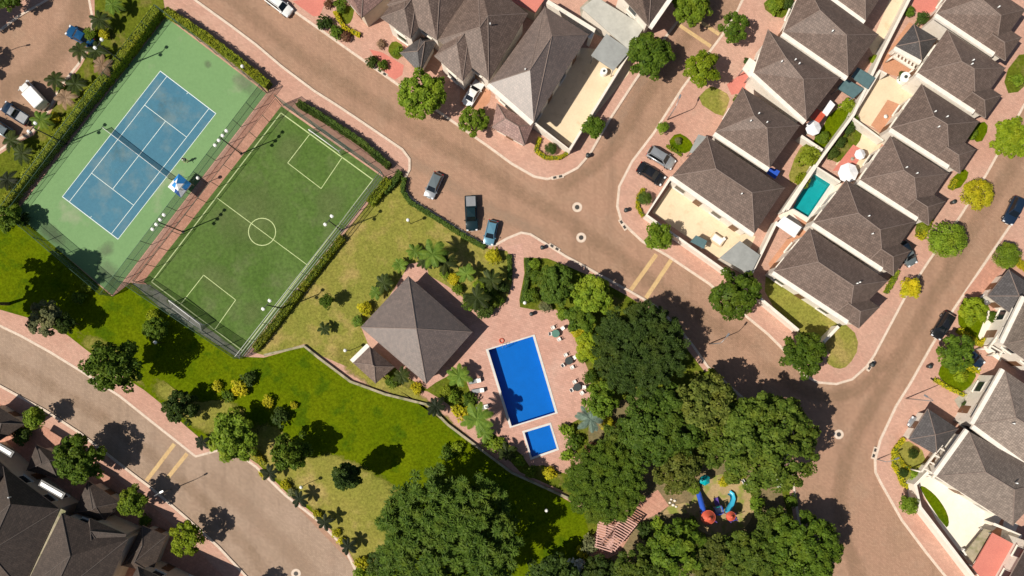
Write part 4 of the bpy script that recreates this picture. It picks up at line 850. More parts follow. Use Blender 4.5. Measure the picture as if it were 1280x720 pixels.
# ------------------------------------------------------------------ playground
pg = empty('playground_tower', P(894, 632) + Vector((0, 0, Z3)), 'playground tower with red round roofs, a blue tube slide and a teal chute', 'playground set'); o = Vector((pg.location.x, pg.location.y, 0))
def L3(x, y, z): return P(x, y, z) - o
def cone_roof(x, y, z, r, h):
    c = L3(x, y, z); bm = bmesh.new(); bmesh.ops.create_cone(bm, cap_ends=True, segments=20, radius1=r, radius2=r * .25, depth=h, matrix=Matrix.Translation(c + Vector((0, 0, h / 2)))); bmesh.ops.create_cone(bm, cap_ends=True, segments=20, radius1=r, radius2=r, depth=.1, matrix=Matrix.Translation(c)); bmesh.ops.create_uvsphere(bm, u_segments=12, v_segments=8, radius=r * .3, matrix=Matrix.Translation(c + Vector((0, 0, h))))
    from_bm('roof', bm, 'play_red', pg)
def deck(x, y, z, s, top):
    c = L3(x, y, z); box('platform', c, (s, s, .1), 'metal_grey', pg, .3)
    for sx in (-1, 1):
        for sy in (-1, 1):
            q = c + Matrix.Rotation(.3, 3, 'Z') @ Vector((sx * s * .46, sy * s * .46, 0)); tube('post', (q.x, q.y, 0), (q.x, q.y, top), .06, 'play_purple', pg)
    for a in range(4):
        v = Matrix.Rotation(.3 + a * math.pi / 2, 3, 'Z') @ Vector((s * .48, 0, 0)); box('guard_panel', c + v + Vector((0, 0, .45)), (.06, s * .7, .6), ('play_blue', 'play_teal', 'play_purple', 'play_blue')[a], pg, .3 + a * math.pi / 2)
deck(885, 646, 1.6, 1.5, 3.1); cone_roof(885, 646.5, 3.1, 1.08, .7)
deck(913, 645, 1.3, 1.1, 2.6); cone_roof(913, 645, 2.6, .72, .5)
deck(897, 637, 1.2, 1.2, 2.0)
def chute(pts, r, mat, name, closed):
    P3 = [L3(*p) for p in pts]; n = 12; bm = bmesh.new(); R = []
    for i, p in enumerate(P3):
        d = (P3[min(i + 1, len(P3) - 1)] - P3[max(i - 1, 0)]).normalized(); s = d.cross(Vector((0, 0, 1))).normalized(); w = s.cross(d)
        ks = [k / n * math.tau for k in range(n)] if closed else [math.pi + k / (n - 1) * math.pi for k in range(n)]
        R.append([bm.verts.new(p + s * r * math.cos(k) + w * r * math.sin(k)) for k in ks])
    for a, b in zip(R, R[1:]):
        for k in range(n if closed else n - 1): bm.faces.new((a[k], a[(k + 1) % n], b[(k + 1) % n], b[k]))
    from_bm(name, bm, mat, pg, True)
chute([(880, 641, 1.9), (878, 634, 1.6), (876, 627, 1.1), (873.5, 618, .55), (872, 613, .4)], .42, 'play_blue', 'tube_slide', True)
chute([(908, 639.5, 1.6), (911, 635, 1.35), (914.5, 629, 1.0), (916, 623, .7), (914.5, 618, .45), (911, 615.5, .35)], .40, 'play_sky', 'spiral_slide', False)
chute([(897, 633, 1.3), (895.5, 628, .9), (894, 621, .35)], .34, 'play_purple', 'short_slide', False)
p = P(881, 600, 2); t = empty('spring_canopy', Vector((p.x, p.y, Z3)), 'small teal topped play post at the edge of the grove', 'play post'); tube('post', (0, 0, 0), (0, 0, 2), .06, 'play_purple', t)
bm = bmesh.new(); bmesh.ops.create_cone(bm, cap_ends=True, segments=6, radius1=.85, radius2=.1, depth=.5, matrix=Matrix.Translation((0, 0, 2.15))); from_bm('canopy', bm, 'play_teal', t)
t = empty('stepping_stones', P(837, 628) + Vector((0, 0, Z3)), 'short line of pale stones at the end of the brick path', 'stones')
for k, (dx, dy, r) in enumerate(((0, 0, .22), (.5, -.35, .26), (.2, .5, .2), (.75, .3, .24), (.95, -.6, .2))):
    bm = bmesh.new(); bmesh.ops.create_icosphere(bm, subdivisions=2, radius=r, matrix=Matrix.Translation((dx, dy, .08)) @ Matrix.Diagonal((1, .8, .6, 1))); from_bm('stone', bm, 'wall_white', t, True)
# ------------------------------------------------------------------ parasols in the yards
def parasol(label, x, y, r, mat='canvas_white'):
    z = 2.4; p = P(x, y, z); t = empty('parasol', Vector((p.x, p.y, K)), label, 'parasol', 'white parasols in the backyards')
    tube('pole', (0, 0, 0), (0, 0, z + .3), .035, 'alloy', t); tube('foot', (0, 0, 0), (0, 0, .12), .3, 'concrete', t, .25, 14)
    bm = bmesh.new(); n = 8; ap = bm.verts.new((0, 0, z + .45)); R = [bm.verts.new((r * math.cos(i / n * math.tau), r * math.sin(i / n * math.tau), z - .05)) for i in range(n)]; lo = [bm.verts.new(v.co - Vector((0, 0, .18))) for v in R]
    for i in range(n): bm.faces.new((ap, R[i], R[(i + 1) % n])); bm.faces.new((R[i], lo[i], lo[(i + 1) % n], R[(i + 1) % n]))
    from_bm('canopy', bm, mat, t)
parasol('white octagonal parasol beside the dark red awning', 1016.5, 160, 1.15); parasol('white parasol at the corner of the red patio', 1075, 193, .8); parasol('largest white parasol at the end of the pool yard wall', 1060, 216, 1.5)
def yard_rug(label, pts, mat):
    o = lay('rug', pts, mat, Z3 + .012); o['kind'] = 'thing'; tag(o, label, 'rug')
yard_rug('red rectangular mat on the cream terrace', [(1109, 125), (1124, 131), (1102, 168), (1088, 157)], 'orange_tile')
p = P(1106.5, 146, .5); t = empty('side_table', Vector((p.x, p.y, Z3 + .012)), 'tiny white round table on the red mat', 'table')
tube('tabletop', (0, 0, .5), (0, 0, .55), .3, 'plastic_white', t, .3, 14); tube('stem', (0, 0, 0), (0, 0, .5), .05, 'plastic_white', t)
# bulky cream dinghy-like crate in the patio
p = P(900, 304, .5); 
t = empty('storage_crate', P(896, 300, .5).xy.to_3d() + Vector((0, 0, K)), 'pale lidded storage crate on the cream patio', 'crate', None, -.6)
box('crate', (0, 0, .4), (2.0, 1.3, .75), 'cream_patio', t, 0, .04); box('lid', (0, 0, .82), (1.6, 1.0, .1), 'white_paint', t, 0, .03)
# ------------------------------------------------------------------ plants
def diamonds(c, n, sx, sy, t=None):
    """leaf-sized four-point faces: centres c, normals n, half sizes"""
    N = len(c); n = n / np.linalg.norm(n, axis=1, keepdims=True)
    if t is None: t = RNG.normal(size=(N, 3))
    t = t - n * (t * n).sum(1, keepdims=True); t /= np.linalg.norm(t, axis=1, keepdims=True) + 1e-9
    b = np.cross(n, t); sx = np.asarray(sx).reshape(-1, 1); sy = np.asarray(sy).reshape(-1, 1)
    return np.stack([c - t * sx, c + b * sy - t * sx * .1, c + t * sx, c - b * sy - t * sx * .1], 1)
def leaf_mesh(name, Q, mat):
    N = len(Q); me = bpy.data.meshes.new(name); me.vertices.add(N * 4); me.vertices.foreach_set('co', Q.reshape(-1).astype(np.float32))
    me.loops.add(N * 4); me.loops.foreach_set('vertex_index', np.arange(N * 4, dtype=np.int32)); me.polygons.add(N)
    me.polygons.foreach_set('loop_start', np.arange(N, dtype=np.int32) * 4); me.polygons.foreach_set('loop_total', np.full(N, 4, np.int32)); me.update(); me.validate()
    me.materials.append(MATS[mat]); return me
def unit(N):
    v = RNG.normal(size=(N, 3)); return v / np.linalg.norm(v, axis=1, keepdims=True)
def crown_geo(R, zc, Rz, nc, per, leaf, style='broad', rough=.22, rc=None):
    rc = rc or R * 1.25 / math.sqrt(nc) + .12 * R
    d = unit(nc * 3); d = d[d[:, 2] > -.35][:nc]; nc = len(d)
    rad = 1 - rc / R * .75 + RNG.uniform(-rough, rough * .5, nc)
    cl = d * rad[:, None] * np.array([R, R, Rz]) + np.array([0, 0, zc]); out = []
    for k in range(nc):
        rr = rc * RNG.uniform(.65, 1.2); v = unit(per); v[:, 2] = np.abs(v[:, 2]) * .9 + v[:, 2] * .1
        w = RNG.uniform(.35, 1, (per, 1)) ** .5
        c = cl[k] + v * w * rr * np.array([1, 1, .7])
        if style == 'broad':
            n = v * .7 + np.array([0, 0, .55]) + RNG.normal(size=(per, 3)) * .45 + d[k] * .25
            s = leaf * RNG.uniform(.7, 1.3, per); out.append(diamonds(c, n, s, s * .62))
        else:
            t = v * np.array([1, 1, .35]) + RNG.normal(size=(per, 3)) * .25
            n = np.tile(np.array([0, 0, 1.]), (per, 1)) + RNG.normal(size=(per, 3)) * .35
            s = leaf * RNG.uniform(.7, 1.35, per); out.append(diamonds(c, n, s, s * .26, t))
    m = int(nc * per * .16); v = unit(m); c = v * RNG.uniform(.1, .72, (m, 1)) * np.array([R, R, Rz]) + np.array([0, 0, zc - .05 * Rz])
    out.append(diamonds(c, v + np.array([0, 0, .6]), np.full(m, leaf * 1.5), np.full(m, leaf)))
    return np.concatenate(out), cl
def trunk_mesh(name, R, zc, Rz, cl, r, mat, nb=7):
    bm = bmesh.new(); z1 = zc - Rz * .75; bend = Vector((.04 * R, -.03 * R, 0))
    bm_tube(bm, (0, 0, -.1), bend + Vector((0, 0, z1 * .55)), r * 1.25, r * .95); bm_tube(bm, bend + Vector((0, 0, z1 * .53)), (0, 0, z1), r * .95, r * .75)
    idx = RNG.choice(len(cl), min(nb, len(cl)), replace=False)
    for i in idx:
        e = Vector(cl[i]); m = e * .5; m.z = z1 + (e.z - z1) * .6; bm_tube(bm, (0, 0, z1 - .1), m, r * .5, r * .32, 6); bm_tube(bm, m, e, r * .32, r * .12, 5)
    me = bpy.data.meshes.new(name); bm.to_mesh(me); bm.free(); me.materials.append(MATS[mat]); me.polygons.foreach_set('use_smooth', [True] * len(me.polygons)); return me
PROTO = {}
def proto(key, R, zc, Rz, nc, per, leaf, style='broad', tr=.12, mat='trunk', n=2, rough=.22, rc=None):
    PROTO[key] = (R, zc, [])
    for i in range(n):
        Q, cl = crown_geo(R, zc, Rz, nc, per, leaf, style, rough, rc)
        PROTO[key][2].append((leaf_mesh('crown', Q, 'leaf_mid'), trunk_mesh('trunk', R, zc, Rz, cl, tr, mat)))
proto('S', 2.0, 3.4, 1.6, 26, 75, .17, tr=.09)
proto('M', 3.0, 4.2, 2.1, 42, 75, .20, tr=.13, rough=.22, rc=.66)
proto('L', 4.3, 5.2, 2.7, 60, 80, .25, tr=.18, n=3, rough=.22, rc=.85)
proto('X', 8.0, 7.2, 3.8, 230, 85, .28, tr=.3, n=3, rough=.22, rc=1.0)
proto('F', 8.0, 7.0, 3.6, 420, 75, .27, 'feather', tr=.3, n=2, rough=.22, rc=.72)
proto('Q', 3.0, 2.5, 2.4, 46, 75, .20, tr=.13, rc=.66)
proto('C', 1.6, 3.5, 3.4, 44, 75, .19, tr=.11)                # narrow upright tree
proto('T', 2.2, 2.1, 1.6, 60, 70, .10, tr=.09, rough=.05, rc=.6)     # clipped topiary
proto('B', 1.2, .85, .8, 16, 50, .13, tr=.05)                 # bush
proto('D', 1.6, .9, .8, 14, 26, .26, tr=.05)                  # large leaved bush
CNT = {}
def tree(key, x, y, rpx, mat, label, name='tree', cat='tree', grp=None, hz=1.0, trunk=None, base=K):
    R0, zc, vs = PROTO[key]
    rpx *= {'X': .92, 'F': .91, 'L': .93, 'M': .93, 'S': .95}.get(key, 1); s = rpx / S / R0
    for _ in range(2): z = zc * s * hz; s = rpx / S * (H - z) / H / R0
    p = P(x, y, zc * s * hz + base * .5)
    t = empty(name, Vector((p.x, p.y, base)), label, cat, grp, random.uniform(0, 6.28)); t.scale = (s, s, s * hz)
    CNT[key] = CNT.get(key, random.randrange(9)) + 1; cm, tm = vs[CNT[key] % len(vs)]
    c = bpy.data.objects.new('crown' if cat in ('tree', 'palm') else 'foliage', cm); COL.objects.link(c); c.parent = t
    c.material_slots[0].link = 'OBJECT'; c.material_slots[0].material = MATS[mat]
    k = bpy.data.objects.new('trunk' if cat in ('tree', 'palm') else 'stem', tm); COL.objects.link(k); k.parent = t
    if trunk: k.material_slots[0].link = 'OBJECT'; k.material_slots[0].material = MATS[trunk]
    return t
def frond_quads(L, rise, droop, az, nl=13, ll=.30, wd=.045):
    out = []; ca, sa = math.cos(az), math.sin(az); d = np.array([ca, sa, 0]); s = np.array([-sa, ca, 0]); prev = None
    for i in range(nl + 1):
        t = i / nl; p = d * L * (t - .12 * t * t) + np.array([0, 0, L * (rise * t - droop * t * t)])
        if prev is not None:
            w = s * .02 * L * (1.2 - t); out.append(np.stack([prev - w, prev + w, p + w * .9, p - w * .9]))
        prev = p
        if i == 0: continue
        l = L * ll * math.sin(math.pi * min(1, .12 + .84 * t)) + .05 * L
        for sg in (-1, 1):
            tip = p + (s * sg * .88 + d * .5) * l + np.array([0, 0, -.28 * l]); b0 = p - d * wd * L; b1 = p + d * wd * L
            out.append(np.stack([b0, b1, tip * .6 + b1 * .4 + d * wd * L * .3, tip]))
    return out
def palm_proto(key, L, zc, n, rise=.35, droop=.55, nl=13, ll=.30, wd=.045, tr=.12, mat='trunk_pale'):
    PROTO[key] = (L, zc, [])
    for v in range(2):
        Q = []
        for i in range(n):
            q = frond_quads(L * random.uniform(.82, 1.08), rise * random.uniform(.5, 1.7), droop * random.uniform(.7, 1.2), i / n * math.tau + random.uniform(-.22, .22), nl, ll, wd); Q += q
        Q = np.stack(Q) + np.array([0, 0, zc]); cm = leaf_mesh('crown', Q, 'leaf_palm')
        bm = bmesh.new(); k = .25
        for j in range(5): bm_tube(bm, (k * j / 5 - k * .8, 0, zc * j / 5 - .05), (k * (j + 1) / 5 - k * .8, 0, zc * (j + 1) / 5), tr * (1.25 - .1 * j), tr * (1.15 - .1 * j))
        tm = bpy.data.meshes.new('trunk'); bm.to_mesh(tm); bm.free(); tm.materials.append(MATS[mat]); tm.polygons.foreach_set('use_smooth', [True] * len(tm.polygons))
        PROTO[key][2].append((cm, tm))
palm_proto('PS', 1.85, 2.3, 8, .26, .40, 16, .24, .055, .09)         # stubby road palm
palm_proto('PL', 2.7, 5.0, 11, .32, .6, 20, .22, .034, .15)          # tall coconut
palm_proto('PM', 2.05, 2.4, 10, .38, .55, 16, .24, .045, .1)
palm_proto('PB', 1.9, .5, 11, .75, .65, 3, .10, .12, .12)         # rosette of strap leaves
def hedge(label, pts, w, h, mat, core='leaf_hedge_dark', leaf=.10, dens=95, sm=0, closed=False, cat='hedge', name='hedge', base=K):
    if sm: pts = smooth_pts(pts, sm, closed)
    q = [P(x, y, h) for x, y in pts]; o = Vector((q[0].x, q[0].y, base))
    pp = [p - Vector((o.x, o.y, 0)) for p in q]; pp = [Vector((p.x, p.y, 0)) for p in pp]
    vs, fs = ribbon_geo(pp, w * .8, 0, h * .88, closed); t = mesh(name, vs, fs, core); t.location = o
    Q = []; n = len(pp)
    for i in range(n if closed else n - 1):
        a, b = pp[i], pp[(i + 1) % n]; L = (b - a).length
        if L < .02: continue
        u = np.array((b - a).normalized()); v = np.array([-u[1], u[0], 0]); N = int(dens * L * (w + 2 * h))
        s = RNG.uniform(-(w / 2 + h), w / 2 + h, N); l = RNG.uniform(-.04 * w, L + .04 * w, N) + RNG.normal(size=N) * .06
        top = np.abs(s) < w / 2; off = np.where(top, s, np.sign(s) * w / 2); z = np.where(top, h, h - (np.abs(s) - w / 2))
        wob = .07 * np.sin(l * 2.1 + i) + .06 * np.sin(l * 5.3 + 2 * i)
        c = np.array(a) + u * l[:, None] + v * (off * (1 + wob) + RNG.normal(size=N) * .06)[:, None]; c[:, 2] = np.maximum(.05, z + RNG.normal(size=N) * .07 + np.where(top, wob * .9, 0))
        nn = np.where(top[:, None], np.array([0, 0, 1.]), v * np.sign(s)[:, None]) + RNG.normal(size=(N, 3)) * .32 + np.array([0, 0, .3])
        k = leaf * RNG.uniform(.7, 1.4, N); Q.append(diamonds(c, nn, k, k * .7))
    lm = leaf_mesh('foliage', np.concatenate(Q), mat); f = bpy.data.objects.new('foliage', lm); COL.objects.link(f); f.parent = t
    return tag(t, label, cat)
ST = 'street trees along the kerbs'
for a in [
 ('L', 528, 116, 33, 'leaf_light', 'large broad light green street tree on the top road kerb'),
 ('M', 591.5, 151, 20, 'leaf_light', 'round bright green street tree below the white car'),
 ('L', 812, 69, 30, 'leaf_mid', 'tall mid green street tree hugging the end wall of the grey terrace'),
 ('M', 878, 87, 25, 'leaf_lime', 'lime tinted street tree beside the bright red drive'),
 ('M', 918, 35, 20, 'leaf_mid', 'mid green street tree at the end of the top speed stripes'),
 ('L', 864, 6, 27, 'leaf_light', 'broad light street tree cut by the top edge over the speed stripes'),
 ('S', 742, 160, 15, 'leaf_mid', 'small round street tree against the long white terrace wall'),
 ('S', 828, 160, 8, 'leaf_light', 'tiny bright street tree beside the pink drive and lamp shadow'),
 ('S', 822, 297, 19, 'leaf_light', 'dense bright green street tree at the corner of the cream walled patio'),
 ('L', 919, 366, 34, 'leaf_mid', 'wide street tree beside the grey outbuilding roof'),
 ('L', 1005, 443, 30, 'leaf_mid', 'round dark street tree on the rounded grass corner'),
 ('L', 1264, 173, 26, 'leaf_lime', 'large lime street tree at the right edge'),
 ('M', 1215, 390, 20, 'leaf_lime', 'yellowish young tree in the hedged lawn below the slate garage'),
 ('M', 1194, 442, 25, 'leaf_mid', 'olive tree with reddish sprays over the dark parked car'),
 ('S', 1137, 631, 13, 'leaf_light', 'small light green tree against the white street wall at lower right'),
 ('S', 1137.5, 361, 14, 'leaf_yellow', 'small yellow green street tree between the hedge strip and the road'),
 ('S', 43, 521, 15, 'leaf_light', 'small bright street tree above the leftmost garage roof'),
 ('L', 100, 574, 34, 'leaf_mid', 'largest street tree of the bottom left road with a round black shadow'),
 ('M', 168, 627, 21, 'leaf_light', 'bright street tree at the lower speed stripes'),
 ('M', 234, 673, 23, 'leaf_lime', 'lime street tree lowest on the bottom left road'),
 ('S', 308, 744, 18, 'leaf_mid', 'street tree below the bottom edge of the photo that shades the road')]:
    tree(*a[:6], name='street_tree', grp=ST)
for a in [
 ('T', 1183, 300, 24, 'leaf_light', 'large clipped round tree on the kerb below the open ringed tree'),
 ('T', 1221, 244, 20, 'leaf_yellow', 'flat yellow green tree with a pale bare centre on the kerb'),
 ('T', 1258, 320, 17, 'leaf_light', 'clipped round tree above the slate garage at the right edge'),
 ('T', 1141, 567, 7, 'leaf_dark', 'dark clipped ball, upper of two in the yellow hedged bed'),
 ('T', 1129, 591, 6, 'leaf_dark', 'dark clipped ball, lower of two in the yellow hedged bed'),
 ('T', 688, 186, 8, 'leaf_dark', 'dark clipped ball in the hedged bed at the terrace corner'),
 ('T', 806, 248, 9, 'leaf_hedge_dark', 'dark clipped ball in the hedged bed beside the cream patio')]:
    tree(*a[:6], name='topiary_tree', grp='clipped round trees')
GV = 'trees of the grove beside the pool'
for a in [
 ('F', 799, 437, 62, 'leaf_dark', 'dark spreading feathery tree nearest the road stripes in the grove', 1.0),
 ('X', 826, 532, 56, 'leaf_feather', 'broad rounded tree in the middle of the grove', 1.0),
 ('X', 956, 554, 69, 'leaf_grove', 'largest broad tree at the road side of the grove', 1.1),
 ('L', 884, 505, 40, 'leaf_olive', 'broad tree between the feathery tree and the largest grove tree', 1.3),
 ('F', 757, 603, 54, 'leaf_fresh', 'lighter green feathery tree below the paddling pool', .85),
 ('F', 560, 674, 94, 'leaf_feather', 'giant feathery tree standing alone at the bottom of the lawn', .95),
 ('L', 846, 586, 33, 'leaf_olive', 'broad tree above the playground sand', 1.1),
 ('L', 846, 690, 42, 'leaf_fresh', 'broad tree under the red playground roofs at the bottom', .9),
 ('X', 934, 712, 54, 'leaf_grove', 'broad tree at the bottom edge below the playground', .8),
 ('X', 1002, 690, 52, 'leaf_mid', 'broad tree at the bottom edge beside the road', .95),
 ('L', 800, 716, 38, 'leaf_grove', 'broad tree at the bottom edge under the pergola', 1.0),
 ('L', 886, 700, 36, 'leaf_olive', 'broad tree at the bottom edge just below the smaller red roof', .9),
 ('L', 748, 722, 28, 'leaf_dark', 'dark tree in the shade below the pergola', .8),
 ('L', 966, 662, 30, 'leaf_grove', 'tree beside the playground sand on the road side', .8),
 ('L', 690, 726, 36, 'leaf_dark', 'dark tree at the bottom edge left of the pergola', .9),
 ('L', 697, 357, 28, 'leaf_feather', 'dark green tree in the planting beside the brick path mouth', .8),
 ('L', 741, 369, 27, 'leaf_light', 'light green tree in the planting beside the road kerb', .95),
 ('M', 725, 398, 22, 'leaf_mid', 'small mid green tree behind the light tree of the road planting', .8),
 ('M', 750, 500, 24, 'leaf_fresh', 'mid green tree overhanging the pool tables', 1.2),
 ('M', 768, 545, 20, 'leaf_grove', 'smaller tree between the pool palm and the middle of the grove', 1.1),
 ('S', 889, 467, 8, 'leaf_lime', 'slim lime sapling in the shade at the grove edge', 1.0),
 ('M', 882, 566, 24, 'leaf_grove', 'small tree at the upper edge of the playground sand', .9),
 ('M', 738, 434, 22, 'leaf_lime', 'yellowish small tree above the pool tables', .7)]:
    tree(*a[:6], name='tree', grp=GV, hz=a[6])
LV = 'trees on the lower lawn'
for a in [
 ('L', 143, 456, 37, 'leaf_mid', 'tall leafy tree overhanging the lower road kerb', 1.35),
 ('M', 58, 398, 24, 'leaf_pale', 'pale leaved tree beside the sidewalk at the left', 1.0),
 ('M', 82, 404, 15, 'leaf_dark', 'dark tree next to the pale leaved tree', 1.4),
 ('Q', 228, 510, 22, 'leaf_dark', 'dark low tree on the sidewalk edge above the speed stripes', 1.15),
 ('Q', 292, 546, 33, 'leaf_light', 'large leaved tree at the end of the lower sidewalk', .85),
 ('Q', 366, 563, 25, 'leaf_mid', 'dark bushy tree at the edge of the bright lawn', 1.4),
 ('C', 435, 593, 17, 'leaf_dark', 'narrow upright tree with a long shadow across the lawn', 1.15),
 ('L', -58, 372, 52, 'leaf_mid', 'big tree past the left edge that shades the lawn', 1.6),
 ('Q', 196, 412, 16, 'leaf_fresh', 'mid green tree below the corner of the football pitch', 1.1),
 ('M', -40, 14, 22, 'leaf_dark', 'dark tree at the top left corner beside the pink pavement', 1.1),
 ('M', 12, -3, 18, 'leaf_mid', 'dark tree cut by the top edge over the parking road', 1.0),
 ('M', -60, 74, 25, 'leaf_dark', 'dark tree past the left edge that shades the parking road', 1.0),
 ('M', 10, 275, 18, 'leaf_mid', 'leafy tree at the lower corner of the tennis court hedge', 1.0),
 ('S', 498, 640, 12, 'leaf_light', 'small light green tree beside the giant feathery tree', .8),
 ('M', 478, 704, 20, 'leaf_dark', 'dark tree between the dry lawn and the giant feathery tree', 1.0),
 ('S', 408, 377, 10, 'leaf_mid', 'thin young tree beside the pitch side hedge', 1.2)]:
    tree(*a[:6], name='tree', grp=LV, hz=a[6])
PR = 'small palms along the lower road'
for x, y, lb in ((337, 591, 'dark stubby palm, uppermost of the four on the lower road verge'), (374, 624, 'dark stubby palm beside the globe lamp on the lower road verge'), (406, 653, 'dark stubby palm, third down the lower road verge'), (435, 683, 'dark stubby palm, lowest of the four on the lower road verge')):
    tree('PS', x, y, 13, 'leaf_frond_dark', lb, 'palm_tree', 'palm', PR)
PT = 'palms beside the parking road'
for x, y, lb, m in ((125, 25, 'palm on the kerb above the blue car', 'leaf_palm'), (101, 63, 'palm drooping over the blue car', 'leaf_palm'), (121, 64, 'palm in the middle of the planting below the blue car', 'leaf_palm'), (70, 100, 'palm on the kerb beside the white van', 'leaf_palm'), (94, 105, 'palm behind the white van against the hedge', 'leaf_palm'), (141, 6, 'yellow green palm at the top edge beside the tennis hedge', 'leaf_palm_bright'), (51, 150, 'yellow green palm behind the dark open pickup', 'leaf_palm_bright'), (14, 176, 'dark palm at the left edge below the grey car', 'leaf_palm'), (28, 192, 'dark palm inside the lower left hedge bend', 'leaf_palm'), (10, 225, 'dark palm at the left edge beside the hedge end', 'leaf_frond_dark'), (128, 82, 'brown withered palm against the tennis hedge', 'leaf_dead'), (82, 122, 'brownish palm between the white van and the tennis hedge', 'leaf_dead')):
    tree('PM', x, y, 15, m, lb, 'palm_tree', 'palm', PT)
PP = 'palms round the pavilion and pool'
for k, x, y, r, lb, m in (('PL', 541, 318, 21, 'tall coconut palm above the pavilion entrance path', 'leaf_palm_bright'), ('PM', 518, 314, 12, 'yellowish palm left of the tall coconut palm', 'leaf_palm_bright'), ('PM', 480, 354, 14, 'palm against the upper left edge of the pavilion', 'leaf_palm'), ('PM', 405, 411, 10, 'small dark palm on the dry lawn left of the pavilion', 'leaf_palm'), ('PL', 596, 372, 19, 'tall palm in the shrub bed right of the pavilion', 'leaf_palm'), ('PL', 614, 350, 16, 'dark palm beside the curved brick path', 'leaf_palm'), ('PL', 596, 524, 23, 'big drooping palm on the left side of the pool', 'leaf_palm_bright'), ('PM', 574, 470, 18, 'bushy palm between the pavilion and the loungers', 'leaf_palm_bright'), ('PL', 738, 524, 20, 'bluish fan of long fronds right of the paddling pool', 'leaf_blue'), ('PM', 634, 565, 14, 'dark palm left of the paddling pool', 'leaf_palm'), ('PM', 545, 508, 15, 'dark palm straddling the retaining wall below the pavilion', 'leaf_frond_dark'), ('PM', 531, 327, 12, 'palm under the left side of the tall coconut palm', 'leaf_palm'), ('PL', 557, 329, 17, 'second coconut palm just right of the tall one', 'leaf_palm'), ('PM', 500, 331, 11, 'green palm on the dry lawn above the pavilion corner', 'leaf_palm_bright'), ('PM', 470, 366, 10, 'yellowish palm beside the pavilion upper left edge', 'leaf_palm_bright'), ('PM', 606, 541, 14, 'palm in the bed between the pool and the retaining wall', 'leaf_palm_bright'), ('PM', 583, 342, 14, 'palm with yellow crown beside the pavilion shadow', 'leaf_palm_bright'), ('PM', 502, 470, 13, 'low palm at the bottom corner of the pavilion', 'leaf_palm'), ('PL', 818, 403, 24, 'palm like tree with long dark fronds on the road kerb of the grove', 'leaf_palm'), ('PM', 253, 553, 11, 'dark palm at the end of the lower sidewalk', 'leaf_frond_dark')):
    tree(k, x, y, r, m, lb, 'palm_tree', 'palm', PP)
SB = 'shrubs in the park beds'
